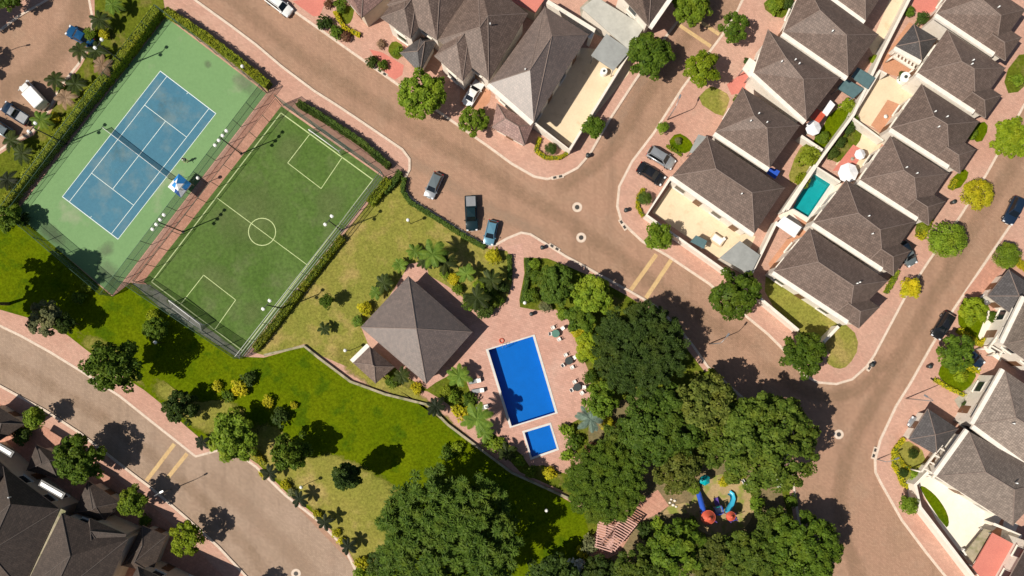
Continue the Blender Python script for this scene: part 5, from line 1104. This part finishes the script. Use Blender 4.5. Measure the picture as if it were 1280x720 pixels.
SH = [
 ('B', 572, 362, 8, 'leaf_light', 'light shrub at the middle of the pavilion strip'), ('B', 612, 366, 10, 'leaf_mid', 'green shrub under the dark palm by the brick path'), ('B', 600, 356, 9, 'leaf_light', 'light shrub in the bed left of the dark palm'), ('D', 586, 500, 10, 'leaf_mid', 'leafy shrub beside the middle lounger'), ('D', 566, 496, 9, 'leaf_light', 'light leafy shrub left of the loungers'), ('D', 612, 552, 9, 'leaf_light', 'pale shrub by the wall below the drooping palm'), ('D', 648, 576, 8, 'leaf_light', 'leafy shrub at the left foot of the paddling pool'), ('D', 330, 592, 6, 'leaf_yellow', 'yellow shrub at the foot of the uppermost road palm'), ('D', 427, 676, 6, 'leaf_yellow', 'small yellow shrub above the lowest road palm'), ('B', 617, 320, 11, 'leaf_yellow', 'yellow green shrub at the nose of the light blue car'), ('B', 456, 385, 10, 'leaf_yellow', 'yellow shrub left of the pavilion edge'), ('B', 448, 402, 8, 'leaf_palm_bright', 'yellowish shrub at the left corner of the pavilion'),
 ('B', 568, 349, 9, 'leaf_yellow', 'yellow shrub on the strip above the pavilion shadow'), ('B', 556, 343, 7, 'leaf_light', 'light shrub at the upper end of the pavilion strip'), ('B', 606, 386, 13, 'leaf_dark', 'dark shrub at the bottom tip of the bed right of the pavilion'), ('B', 588, 378, 11, 'leaf_mid', 'mid green shrub at the left tip of the bed right of the pavilion'), ('B', 629, 360, 9, 'leaf_dark', 'dark shrub along the curved brick path'), ('B', 621, 374, 10, 'leaf_mid', 'round shrub where the brick path meets the deck'),
 ('B', 665, 371, 11, 'leaf_mid', 'leafy shrub around the globe lamp by the path mouth'), ('B', 669, 346, 9, 'leaf_mid', 'shrub on the left edge of the road planting'), ('B', 668, 330, 8, 'leaf_light', 'light shrub at the top of the road planting'), ('B', 682, 382, 9, 'leaf_pale', 'pale shrub at the deck edge of the road planting'), ('B', 704, 393, 9, 'leaf_light', 'shrub at the deck corner above the pool tables'),
 ('B', 722, 416, 10, 'leaf_yellow', 'yellow shrub beside the upper pool table'), ('B', 729, 446, 9, 'leaf_light', 'light shrub beside the middle pool table'), ('B', 738, 472, 10, 'leaf_mid', 'shrub behind the lower pool table'),
 ('D', 709, 537, 10, 'leaf_light', 'large leaved shrub at the upper right of the paddling pool'), ('D', 717, 552, 11, 'leaf_mid', 'large leaved shrub right of the paddling pool'), ('D', 709, 568, 9, 'leaf_light', 'large leaved shrub at the lower right of the paddling pool'), ('B', 741, 560, 10, 'leaf_red', 'dark reddish shrub behind the paddling pool shrubs'), ('B', 760, 530, 10, 'leaf_yellow', 'yellow shrub in the gap behind the bluish fronds'),
 ('D', 687, 592, 9, 'leaf_yellow', 'yellow large leaved shrub below the paddling pool'), ('D', 664, 590, 8, 'leaf_light', 'shrub at the bottom left of the paddling pool'), ('D', 622, 556, 10, 'leaf_light', 'light large leaved shrub along the wall left of the paddling pool'), ('D', 576, 514, 11, 'leaf_yellow', 'yellow spotted shrub beside the drooping palm'), ('B', 558, 488, 9, 'leaf_hedge', 'olive shrub between the bushy palm and the wall'), ('D', 492, 478, 9, 'leaf_mid', 'large leaved shrub between the hut and the pavilion'), ('D', 520, 486, 8, 'leaf_yellow', 'yellowish shrub at the foot of the pavilion'),
 ('D', 300, 484, 11, 'leaf_yellow', 'yellow crowned shrub on the lawn below the pitch corner'), ('D', 312, 474, 10, 'leaf_dark', 'dark shrub behind the yellow shrub below the pitch corner'), ('D', 272, 483, 7, 'leaf_yellow', 'small yellow shrub at the dark lawn shadow'), ('D', 286, 494, 8, 'leaf_mid', 'low green shrub at the dry lawn tip'), ('D', 336, 501, 8, 'leaf_yellow', 'yellow shrub with a reddish base on the bright lawn'), ('D', 368, 506, 5, 'leaf_yellow', 'lone round yellow shrub in the lawn shadow'), ('D', 350, 522, 12, 'leaf_dark', 'dark shrub in the shade on the bright lawn'),
 ('D', 357, 607, 7, 'leaf_yellow', 'yellow shrub on the verge above the globe lamp'), ('D', 364, 616, 6, 'leaf_pale', 'pale flowering shrub on the verge by the globe lamp'), ('D', 397, 642, 6, 'leaf_yellow', 'yellow shrub on the verge beside the third palm'), ('D', 420, 666, 6, 'leaf_yellow', 'yellow shrub on the verge between the two lowest palms'), ('D', 452, 702, 9, 'leaf_yellow', 'bright yellow shrub at the bottom end of the verge'), ('D', 448, 716, 8, 'leaf_light', 'light shrub at the bottom edge of the verge'), ('D', 466, 712, 10, 'leaf_mid', 'green shrub at the bottom edge beside the dry lawn'),
 ('D', 720, 712, 14, 'flower_white', 'white flowering shrub at the bottom edge'), ('D', 738, 680, 12, 'leaf_pale', 'greyish shrub against the left side of the pergola'), ('D', 727, 690, 8, 'leaf_yellow', 'yellow flecked shrub left of the pergola'), ('D', 805, 664, 12, 'leaf_dark', 'dark shrub in the shade right of the pergola'), ('D', 822, 655, 10, 'leaf_light', 'light shrub below the end of the brick path'), ('B', 100, 372, 9, 'leaf_mid', 'shrub in the deep shade below the tennis court'), ('D', 560, 566, 10, 'leaf_mid', 'shrub on the bright lawn beside the giant tree shadow'), ('D', 572, 560, 8, 'leaf_lime', 'lime shrub against the retaining wall above the giant tree'),
 ('B', 192, 396, 10, 'leaf_lime', 'lime shrub along the lower fence of the football pitch'), ('B', 108, 358, 8, 'leaf_light', 'light shrub at the lower tennis court fence'), ('B', 20, 262, 9, 'leaf_light', 'light shrub at the hedge corner of the tennis court'), ('B', 30, 274, 9, 'leaf_dark', 'dark shrub reaching through the tennis court corner fence'), ('B', 69, 148, 8, 'leaf_yellow', 'yellow shrub beside the tennis hedge at the dark pickup'), ('B', 112, 44, 9, 'leaf_light', 'light shrub on the kerb above the blue car'), ('B', 131, 42, 8, 'leaf_yellow', 'yellow shrub between the two upper palms'), ('B', 78, 112, 7, 'leaf_light', 'light shrub behind the white van'),
 ('D', 862, 652, 9, 'leaf_mid', 'leafy shrub left of the larger red playground roof'), ('D', 946, 632, 11, 'leaf_fresh', 'fresh green shrub at the right rim of the playground sand'), ('B', 868, 610, 9, 'leaf_light', 'light shrub left of the teal play post'), ('B', 990, 626, 9, 'leaf_mid', 'green shrub on the kerb at the roadside end of the playground'), ('D', 905, 602, 7, 'leaf_yellow', 'yellow shrub at the upper sand edge of the playground'), ('D', 925, 592, 8, 'leaf_lime', 'lime shrub beside the white playground bench'), ('B', 975, 602, 9, 'flower_white', 'white flowered bush at the roadside end of the playground')]
for k, x, y, r, m, lb in SH: tree(k, x, y, r, m, lb, 'shrub', 'shrub', SB)
GS = 'shrubs in the house gardens'
for k, x, y, r, m, lb in [
 ('D', 466, 78, 8, 'leaf_dark', 'dark shrub on the pavement strip at the top road'), ('D', 478, 82, 7, 'leaf_mid', 'green shrub next to the dark one on the top road strip'), ('D', 406, 30, 10, 'leaf_dark', 'dark shrub in the verge bed at the top road'), ('D', 420, 42, 9, 'leaf_mid', 'mid green shrub in the verge bed at the top road'), ('D', 434, 46, 7, 'leaf_red', 'reddish shrub at the end of the top road bed'), ('D', 410, 6, 6, 'leaf_red', 'orange red shrub beside the lawn at the top edge'), ('D', 425, 8, 9, 'leaf_mid', 'green shrub on the small lawn at the top edge'), ('D', 476, 56, 6, 'leaf_dead', 'withered shrub in front of the upper porch'), ('D', 498, 64, 7, 'leaf_light', 'round light shrub on the lawn under the cream upper front'),
 ('B', 968, 6, 12, 'leaf_light', 'light bush in the corner lawn at the top'), ('B', 984, 4, 9, 'leaf_dark', 'dark bush in the corner lawn at the top'), ('D', 921, 124, 5, 'leaf_mid', 'small shrub at the corner of the dry front lawn'), ('D', 932, 76, 4, 'leaf_dark', 'small dark shrub beside the white porch slab'),
 ('B', 1010, 196, 15, 'leaf_hedge', 'large yellow green bush behind the left column of houses'), ('B', 1003, 226, 11, 'leaf_lime', 'lime bush beside the turquoise pool wall'), ('B', 1058, 132, 10, 'leaf_lime', 'light bush against the spine wall under the glazed roof'), ('B', 1028, 172, 9, 'leaf_mid', 'mid green bush at the lower end of the grass strip'), ('B', 1060, 162, 8, 'leaf_dark', 'dark bush in the narrow garden below the terrace'), ('B', 1050, 178, 8, 'leaf_dark', 'dark bush in the middle of the narrow garden'), ('B', 1040, 192, 8, 'leaf_dark', 'dark bush at the lower end of the narrow garden'), ('B', 1066, 150, 8, 'leaf_mid', 'green bush at the upper end of the narrow garden'), ('B', 1128, 96, 7, 'leaf_dark', 'round dark bush beside the orange tiled yard'), ('B', 1137, 15, 7, 'leaf_mid', 'green bush beside the red patio at the top'), ('B', 1152, 24, 9, 'leaf_dark', 'dark bush between the red patio and the white terrace'), ('B', 1092, 74, 6, 'leaf_lime', 'lime climber on the spine wall'),
 ('B', 1270, 100, 9, 'leaf_light', 'light bush at the right edge above the lime street tree'), ('B', 1214, 168, 8, 'leaf_light', 'light bush at the front of the terrace row'), ('B', 1155, 282, 8, 'leaf_hedge', 'olive bush in the hedged square beside the clipped tree'), ('D', 1222, 380, 8, 'leaf_light', 'light shrub in the hedged lawn at the right'), ('D', 1240, 396, 7, 'leaf_mid', 'shrub beside the porch trellis at the right edge'), ('B', 1200, 470, 10, 'leaf_lime', 'lime shrub in the hedged lawn under the reddish tree'), ('D', 1206, 505, 5, 'leaf_dark', 'small shrub on the concrete drive at the right'),
 ('D', 1145, 594, 8, 'leaf_light', 'light shrub at the corner of the white street wall'), ('B', 848, 176, 5, 'leaf_pale', 'pale shrub on the small lawn beside the silver car'), ('D', 870, 340, 0.1, 'leaf_mid', ''), ('B', 28, 545, 13, 'leaf_dark', 'dark bush in the shade between the left garages'), ('B', 182, 650, 8, 'leaf_mid', 'small bush in the shade under the speed stripe tree'), ('D', 1262, 712, 8, 'leaf_pale', 'pale spiky plant in the bottom right corner'), ('D', 1192, 428, 6, 'leaf_lime', 'lime shrub at the lower end of the hedged lawn')]:
    if r > 1: tree(k, x, y, r, m, lb, 'shrub', 'shrub', GS)
# hedges
hedge('long clipped hedge along the parking side of the tennis court', [(196, 10), (148, 74), (101, 131), (61, 182), (21, 231), (4, 254)], 1.25, 1.7, 'leaf_hedge')
hedge('clipped hedge along the road end of the tennis court', [(207, 13), (255, 44), (300, 78), (334, 105)], 1.15, 1.5, 'leaf_hedge')
hedge('dark clipped hedge along the road end of the football pitch', [(372, 128), (410, 150), (452, 178), (486, 207)], .9, 1.3, 'leaf_hedge_dark')
hedge('yellow green clipped hedge on the pavilion side of the football pitch', [(486, 224), (462, 254)], 1.2, 1.1, 'leaf_hedge')
hedge('broken stretch of hedge on the pavilion side of the pitch below the mast', [(428, 296), (395, 338), (376, 362)], .9, .9, 'leaf_hedge')
hedge('lower clipped hedge on the pavilion side of the football pitch', [(374, 364), (345, 402), (318, 436)], 1.05, 1.0, 'leaf_hedge')
hedge('low dark hedge lining the parking bay beside the dry lawn', [(505, 222), (503, 238), (512, 252), (546, 273), (580, 295), (606, 309)], .6, .7, 'leaf_hedge_dark')
hedge('low dark hedge on the left side of the brick path mouth', [(636.5, 318), (637.5, 336), (637, 350)], .55, .7, 'leaf_hedge_dark')
hedge('low dark hedge on the right side of the brick path mouth', [(659, 323), (660, 340), (657, 358), (653, 378)], .55, .8, 'leaf_hedge_dark')
hedge('yellow low hedge around the bed at the terrace corner', [(675, 172), (670, 188), (682, 197), (700, 197), (710, 190)], .5, .45, 'leaf_yellow')
hedge('yellow low hedge around the bed beside the cream patio', [(805, 236), (798, 245), (797, 258), (804, 270)], .45, .45, 'leaf_yellow')
hedge('yellow low hedge around the bed with two clipped balls', [(1130, 548), (1118, 564), (1118, 582), (1130, 606), (1138, 610)], .5, .5, 'leaf_yellow')
hedge('yellow flower band curving between the two clipped balls', [(1120, 566), (1128, 580), (1140, 588)], .45, .4, 'leaf_yellow')
hedge('yellow low hedge around the lawn under the slate garage', [(1198, 412), (1224, 430), (1234, 424)], .7, .6, 'leaf_yellow')
hedge('yellow low hedge along the drive of the right edge garden', [(1262, 318), (1274, 328), (1290, 340)], .9, .6, 'leaf_yellow')
hedge('yellow low hedge around the lawn under the reddish tree', [(1168, 474), (1188, 486), (1206, 494)], .45, .5, 'leaf_yellow')
hedge('yellow low hedge on the upper side of the lawn under the reddish tree', [(1210, 458), (1224, 464)], .7, .6, 'leaf_yellow')
hedge('yellow green hedge strip at the front of the lowest terrace house', [(1122, 338), (1116, 352), (1108, 366)], .6, .6, 'leaf_hedge')
hedge('yellow edged hedge around the square garden by the clipped tree', [(1165, 272), (1154, 298), (1146, 292)], .5, .5, 'leaf_yellow')
hedge('yellow low hedge beside the top edge garden lawn', [(418, 14), (430, 34), (450, 44)], .5, .5, 'leaf_yellow')
hedge('low hedge at the front of the small hedged lawn by the tiny tree', [(833, 182), (852, 194)], .3, .35, 'leaf_hedge')
hedge('low dark hedge at the end of the pitch by the sidewalk', [(500, 214), (493, 226), (480, 240)], .8, .9, 'leaf_hedge_dark')
hedge('yellow flower hedge on the verge above the first road palm', [(318, 565), (330, 580)], .8, .5, 'leaf_yellow')
hedge('lime low hedge along the front of the second terrace house', [(1189, 236), (1194, 224)], .7, .5, 'leaf_yellow')
# ------------------------------------------------------------------ vehicles
def car(label, x, y, hx, hy, pt, kind='hatch', L=4.1, W=1.72, cat='car', glass='car_glass', name='parked_car', roofmat=None):
    p = P(x, y, .8); rz = math.atan2(-hy, hx)
    t = empty(name, Vector((p.x, p.y, 0 if True else 0)), label, cat, 'cars parked in the estate', rz)
    h = L / 2; wh = W / 2
    Hh = {'hatch': 1.48, 'sedan': 1.42, 'suv': 1.72, 'pickup': 1.75, 'van': 1.95}[kind]
    belt = {'hatch': .92, 'sedan': .9, 'suv': 1.05, 'pickup': 1.08, 'van': 1.1}[kind]
    # (windscreen base, roof front, roof rear, rear window base) along the length, nose at +h
    wx = {'hatch': (h - .95, h - 1.65, -h + .55, -h + .12), 'sedan': (h - 1.25, h - 1.95, -h + 1.45, -h + .8), 'suv': (h - 1.15, h - 1.8, -h + .45, -h + .1), 'pickup': (h - 1.35, h - 1.95, -h + 2.05, -h + 1.8), 'van': (h - .5, h - 1.1, h - 1.9, h - 2.0)}[kind]
    prof = [(h - .06, .28), (h, .5), (h - .05, .66), (h - .3, belt - .18), (wx[0], belt), (wx[3], belt), (-h + .04, belt - .06), (-h, .55), (-h + .06, .3)]
    bm = bmesh.new(); n = len(prof); ys = (-wh, -wh * .96, 0, wh * .96, wh); rings = []
    for yy in (-1, -.93, -.5, 0, .5, .93, 1):
        e = abs(yy); pull = .10 * max(0, e - .4) / .6; zt = .07 * max(0, e - .5) / .5
        rings.append([bm.verts.new((px * (1 - pull * .35 * abs(px) / h), yy * wh * (1 - .06 * abs(px / h) ** 4), pz - (zt if pz > .6 else 0))) for px, pz in prof])
    for a, b in zip(rings, rings[1:]):
        for i in range(n): bm.faces.new((a[i], a[(i + 1) % n], b[(i + 1) % n], b[i]))
    bm.faces.new(rings[0]); bm.faces.new(rings[-1][::-1])
    from_bm('body', bm, pt, t, True)
    # cabin: pillars and roof as a frame, glass panes set 8 mm proud
    c0 = [(wx[0], wh * .86, belt - .03), (wx[3], wh * .86, belt - .03)]; c1 = [(wx[1], wh * .70, Hh), (wx[2], wh * .70, Hh)]
    V = [(c0[0][0], c0[0][1], c0[0][2]), (c0[1][0], c0[1][1], c0[1][2]), (c0[1][0], -c0[1][1], c0[1][2]), (c0[0][0], -c0[0][1], c0[0][2]), (c1[0][0], c1[0][1], Hh - .04), (c1[1][0], c1[1][1], Hh - .04), (c1[1][0], -c1[1][1], Hh - .04), (c1[0][0], -c1[0][1], Hh - .04)]
    bm = bmesh.new(); vv = [bm.verts.new(v) for v in V]; m1 = bm.verts.new(((c1[0][0] + c1[1][0]) / 2, 0, Hh + .03))
    for f in ((0, 1, 5, 4), (1, 2, 6, 5), (2, 3, 7, 6), (3, 0, 4, 7)): bm.faces.new([vv[i] for i in f])
    for a, b in ((4, 5), (5, 6), (6, 7), (7, 4)): bm.faces.new((vv[a], vv[b], m1))
    from_bm('cabin', bm, roofmat or pt, t)
    def pane(nm, q, k=.84, up=.0):
        q = [Vector(v) for v in q]; c = sum(q, Vector()) / 4; nn = (q[1] - q[0]).cross(q[2] - q[0]).normalized()
        if nn.dot(c - Vector((0, 0, .6))) < 0: nn = -nn
        mesh(nm, [c + (v - c) * k + nn * .012 for v in q], [(0, 1, 2, 3)], glass, t)
    pane('windscreen', (V[0], V[3], V[7], V[4]), .90); pane('rear_window', (V[1], V[2], V[6], V[5]), .86)
    for a, b, c_, d in ((0, 1, 5, 4), (3, 2, 6, 7)): pane('side_window', (V[a], V[b], V[c_], V[d]), .86)
    if kind in ('suv', 'hatch') and L > 4.2:
        for s in (-1, 1): tube('roof_rail', (c1[0][0] - .1, s * wh * .62, Hh + .02), (c1[1][0] + .1, s * wh * .62, Hh + .02), .022, 'metal_dark', t)
    if kind == 'pickup':
        bx0, bx1 = -h + .1, wx[3] - .1
        box('load_bed', ((bx0 + bx1) / 2, 0, belt + .005), (bx1 - bx0 - .12, W * .8, .03), 'metal_grey' if pt != 'paint_white' else 'tank_white', t)
        for s in (-1, 1): box('bed_side', ((bx0 + bx1) / 2, s * wh * .88, belt + .05), (bx1 - bx0, .09, .2), pt, t, 0, .02)
        box('tailgate', (-h + .09, 0, belt + .05), (.08, W * .86, .2), pt, t, 0, .02)
    if kind == 'van':
        bm = bmesh.new(); x0, x1 = -h + .02, wx[3] - .08; bm_box(bm, ((x0 + x1) / 2, 0, 1.5), (x1 - x0, W * 1.02, 1.25)); bmesh.ops.bevel(bm, geom=bm.edges[:], offset=.06, segments=2, affect='EDGES'); from_bm('cargo_box', bm, 'tank_white', t)
    for s in (-1, 1):
        box('headlight', (h - .16, s * wh * .72, .66), (.26, .34, .13), 'lamp_clear', t, -s * .25, .03); box('tail_light', (-h + .06, s * wh * .76, .78), (.1, .26, .16), 'lamp_red', t, 0, .02)
        o = box('wing_mirror', (wx[0] - .18, s * (wh + .08), belt + .04), (.14, .2, .13), pt, t, 0, .03)
        for xx in (h - .78, -h + .75):
            w = tube('wheel', (xx, s * (wh - .2), .32), (xx, s * (wh + .005), .32), .32, 'rubber', t, seg=18)
            tube('rim', (xx, s * (wh - .02), .32), (xx, s * (wh + .015), .32), .2, 'alloy', w, seg=14)
    box('number_plate', (h - .005, 0, .46), (.03, .45, .12), 'white_paint', t)
    return t
car('silver hatchback with a grey roof parked in the bay beside the dry lawn', 542, 231.5, -85, 190, 'paint_silver', 'hatch', 4.1, roofmat='paint_grey')
car('dark teal pickup truck parked between the silver and the light blue hatchback', 589, 266.5, 14, 315, 'paint_teal', 'pickup', 5.3, 1.85, 'pickup truck', name='pickup_truck')
car('light blue hatchback parked with its nose at the yellow green shrub', 613.5, 290.5, -45, 190, 'paint_sky', 'hatch', 3.8, 1.66)
car('silver suv parked on the pink drive beside the small hedged lawn', 826.5, 197, 215, 130, 'paint_silver', 'suv', 4.5, 1.8)
car('black car parked on the pink drive next to the silver suv', 814, 217, 225, 142, 'paint_black', 'sedan', 4.5, 1.8)
car('white sedan in the forecourt below the brown house', 591.5, 116, 60, -100, 'paint_white', 'sedan', 4.4)
car('white car at the top edge parked on the top road kerb', 348, 5, .8, .6, 'paint_white', 'hatch', 4.5)
car('blue car among the palms beside the parking road', 99.5, 45, -.88, -.48, 'paint_blue', 'sedan', 4.5, 1.78)
car('white van with a box body parked below the blue car', 42, 119, -.7, -.75, 'paint_white', 'van', 5.0, 1.85, 'van', name='parked_van')
car('dark open pickup parked between the white van and the grey car', 19, 141.5, -.85, -.55, 'paint_navy', 'pickup', 4.7, 1.75, 'pickup truck', name='pickup_truck', roofmat='paint_silver')
car('pale grey green car at the left edge beside the dark open pickup', -1, 159, -.85, -.55, 'paint_grey', 'suv', 4.5, 1.75)
car('dark blue suv at the right edge facing down the road', 1267.5, 263, -.42, .91, 'paint_navy', 'suv', 4.3, 1.8)
car('black car parked on the right kerb above the reddish tree', 1179, 407, -.5, .86, 'paint_black', 'suv', 4.3, 1.8)
car('navy car half hidden under the reddish tree', 1215, 446, .76, .65, 'paint_navy', 'sedan', 4.4)
car('teal grey car with its bonnet out of the terrace house carport', 1134, 317, .5, .86, 'paint_grey', 'hatch', 4.0)
car('silver grey car under the slate garage with its nose showing', 1152, 534, -.85, -.5, 'paint_silver', 'hatch', 4.0)
car('white car nosing out beside the slate garage at the right edge', 1244, 368, -.85, .5, 'paint_white', 'hatch', 4.0)
# ------------------------------------------------------------------ a player by the court
def person(label, x, y, rz):
    p = P(x, y, 1); t = empty('person', Vector((p.x, p.y, Z2)), label, 'person', None, rz)
    J = {'pel': (0, 0, .95, .14), 'waist': (0, 0, 1.1, .13), 'chest': (0, .01, 1.32, .155), 'neck': (0, .01, 1.5, .06), 'head0': (0, .02, 1.6, .09), 'head1': (0, .02, 1.72, .085), 'shL': (-.19, 0, 1.42, .06), 'elL': (-.27, .05, 1.16, .045), 'wrL': (-.24, .26, 1.05, .032), 'shR': (.19, 0, 1.42, .06), 'elR': (.28, .03, 1.16, .045), 'wrR': (.3, .24, 1.08, .032), 'hiL': (-.1, 0, .88, .095), 'knL': (-.12, .05, .5, .065), 'anL': (-.12, -.02, .09, .042), 'toL': (-.13, .16, .04, .04), 'hiR': (.1, 0, .88, .095), 'knR': (.12, .02, .5, .065), 'anR': (.13, -.06, .09, .042), 'toR': (.14, .12, .04, .04)}
    E = [('pel', 'waist'), ('waist', 'chest'), ('chest', 'neck'), ('neck', 'head0'), ('head0', 'head1'), ('chest', 'shL'), ('shL', 'elL'), ('elL', 'wrL'), ('chest', 'shR'), ('shR', 'elR'), ('elR', 'wrR'), ('pel', 'hiL'), ('hiL', 'knL'), ('knL', 'anL'), ('anL', 'toL'), ('pel', 'hiR'), ('hiR', 'knR'), ('knR', 'anR'), ('anR', 'toR')]
    ks = list(J); vs = [J[k][:3] for k in ks]; es = [(ks.index(a), ks.index(b)) for a, b in E]; rad = [J[k][3] for k in ks]
    for sd, wr in ((-1, 'wrL'), (1, 'wrR')):
        w = Vector(J[wr][:3])
        i0 = len(vs); vs.append(tuple(w + Vector((0, .08, -.01)))); rad.append(.038); es.append((ks.index(wr), i0))
        for f in range(4):
            b = Vector(vs[i0]); m = b + Vector(((f - 1.5) * .022, .045, -.012)); e = m + Vector(((f - 1.5) * .004, .03 - abs(f - 1.3) * .006, -.03)); vs += [tuple(m), tuple(e)]; rad += [.010, .008]; es += [(i0, len(vs) - 2), (len(vs) - 2, len(vs) - 1)]
        m = w + Vector((-sd * .045, .05, 0)); e = m + Vector((-sd * .015, .035, -.01)); vs += [tuple(m), tuple(e)]; rad += [.011, .009]; es += [(ks.index(wr), len(vs) - 2), (len(vs) - 2, len(vs) - 1)]
    def skin(nm, vs, es, rad, mats):
        me = bpy.data.meshes.new(nm); me.from_pydata(vs, es, []); o = bpy.data.objects.new(nm, me); COL.objects.link(o); o.parent = t
        for m in mats: me.materials.append(MATS[m])
        md = o.modifiers.new('skin', 'SKIN'); 
        for i, r in enumerate(rad): me.skin_vertices[0].data[i].radius = (r, r)
        me.skin_vertices[0].data[0].use_root = True; md.use_smooth_shade = True; o.modifiers.new('sub', 'SUBSURF').render_levels = 1; return o
    skin('body', vs, es, rad, ['skin'])
    q = ['pel', 'waist', 'chest', 'shL', 'shR']; sv = [J[k][:3] for k in q] + [(-.25, .03, 1.25), (.255, .02, 1.25)]
    skin('shirt', sv, [(0, 1), (1, 2), (2, 3), (2, 4), (3, 5), (4, 6)], [.16, .15, .175, .08, .08, .07, .07], ['cloth_white'])
    skin('shorts', [(0, 0, .98), (-.1, 0, .86), (-.115, .03, .6), (.1, 0, .86), (.115, .02, .6)], [(0, 1), (1, 2), (0, 3), (3, 4)], [.155, .115, .1, .115, .1], ['cloth_dark'])
    bm = bmesh.new(); bmesh.ops.create_uvsphere(bm, u_segments=14, v_segments=10, radius=.112, matrix=Matrix.Translation((0, 0, 1.70)) @ Matrix.Diagonal((.92, 1.05, .85, 1))); bmesh.ops.bisect_plane(bm, geom=bm.verts[:] + bm.edges[:] + bm.faces[:], plane_co=(0, .07, 1.66), plane_no=(0, .6, -.8), clear_outer=True); from_bm('hair', bm, 'hair', t, True)
    bm = bmesh.new(); bm_tube(bm, (0, .11, 1.64), (0, .135, 1.62), .018, .012); from_bm('nose', bm, 'skin', t)
    for s in (-1, 1):
        bm = bmesh.new(); bmesh.ops.create_uvsphere(bm, u_segments=8, v_segments=6, radius=.013, matrix=Matrix.Translation((s * .035, .112, 1.665))); from_bm('eye', bm, 'hair', t)
        bm = bmesh.new(); bmesh.ops.create_uvsphere(bm, u_segments=8, v_segments=6, radius=.026, matrix=Matrix.Translation((s * .1, .02, 1.65)) @ Matrix.Diagonal((.5, .8, 1.2, 1))); from_bm('ear', bm, 'skin', t)
    box('mouth', (0, .108, 1.595), (.045, .01, .01), 'play_red', t)
person('person in a white shirt and dark shorts standing beside the tennis sideline', 231, 200, -2.2)
# ------------------------------------------------------------------ camera, sun, sky
cam = bpy.data.cameras.new('camera'); co = bpy.data.objects.new('camera', cam); COL.objects.link(co)
co.location = (0, 0, H); co.rotation_euler = (0, 0, 0); cam.sensor_width = 36; cam.lens = 36 * H * S / 1280; cam.shift_x = 0; cam.shift_y = (CY - 360) / 1280
cam.clip_start = 1; cam.clip_end = 2000; sc.camera = co
EL = math.radians(51); d = Vector((-.922, -.387, 0)).normalized(); to_sun = Vector((d.x * math.cos(EL), d.y * math.cos(EL), math.sin(EL)))
sl = bpy.data.lights.new('sun', 'SUN'); sl.energy = SUN_E; sl.angle = math.radians(.55); sl.color = (1, .93, .82); so = bpy.data.objects.new('sun', sl); COL.objects.link(so); so.rotation_euler = to_sun.to_track_quat('Z', 'Y').to_euler()
w = bpy.data.worlds.new('World'); sc.world = w; w.use_nodes = True; nt = w.node_tree
sk = nt.nodes.new('ShaderNodeTexSky'); sk.sky_type = 'NISHITA'; sk.sun_disc = False; sk.sun_elevation = EL; sk.sun_rotation = math.atan2(to_sun.x, to_sun.y); sk.air_density = 1; sk.dust_density = 1.2
nt.links.new(sk.outputs[0], nt.nodes['Background'].inputs[0]); nt.nodes['Background'].inputs[1].default_value = SKY_E
sc.view_settings.view_transform = 'Standard'; sc.view_settings.look = 'None'; sc.view_settings.exposure = EXPO; sc.view_settings.gamma = 1; sc.view_settings.use_curve_mapping = False
sc.cycles.max_bounces = 6; sc.cycles.diffuse_bounces = 2; sc.cycles.transparent_max_bounces = 24; sc.cycles.glossy_bounces = 2; sc.cycles.transmission_bounces = 3; sc.cycles.use_denoising = True; sc.cycles.denoiser = 'OPENIMAGEDENOISE'
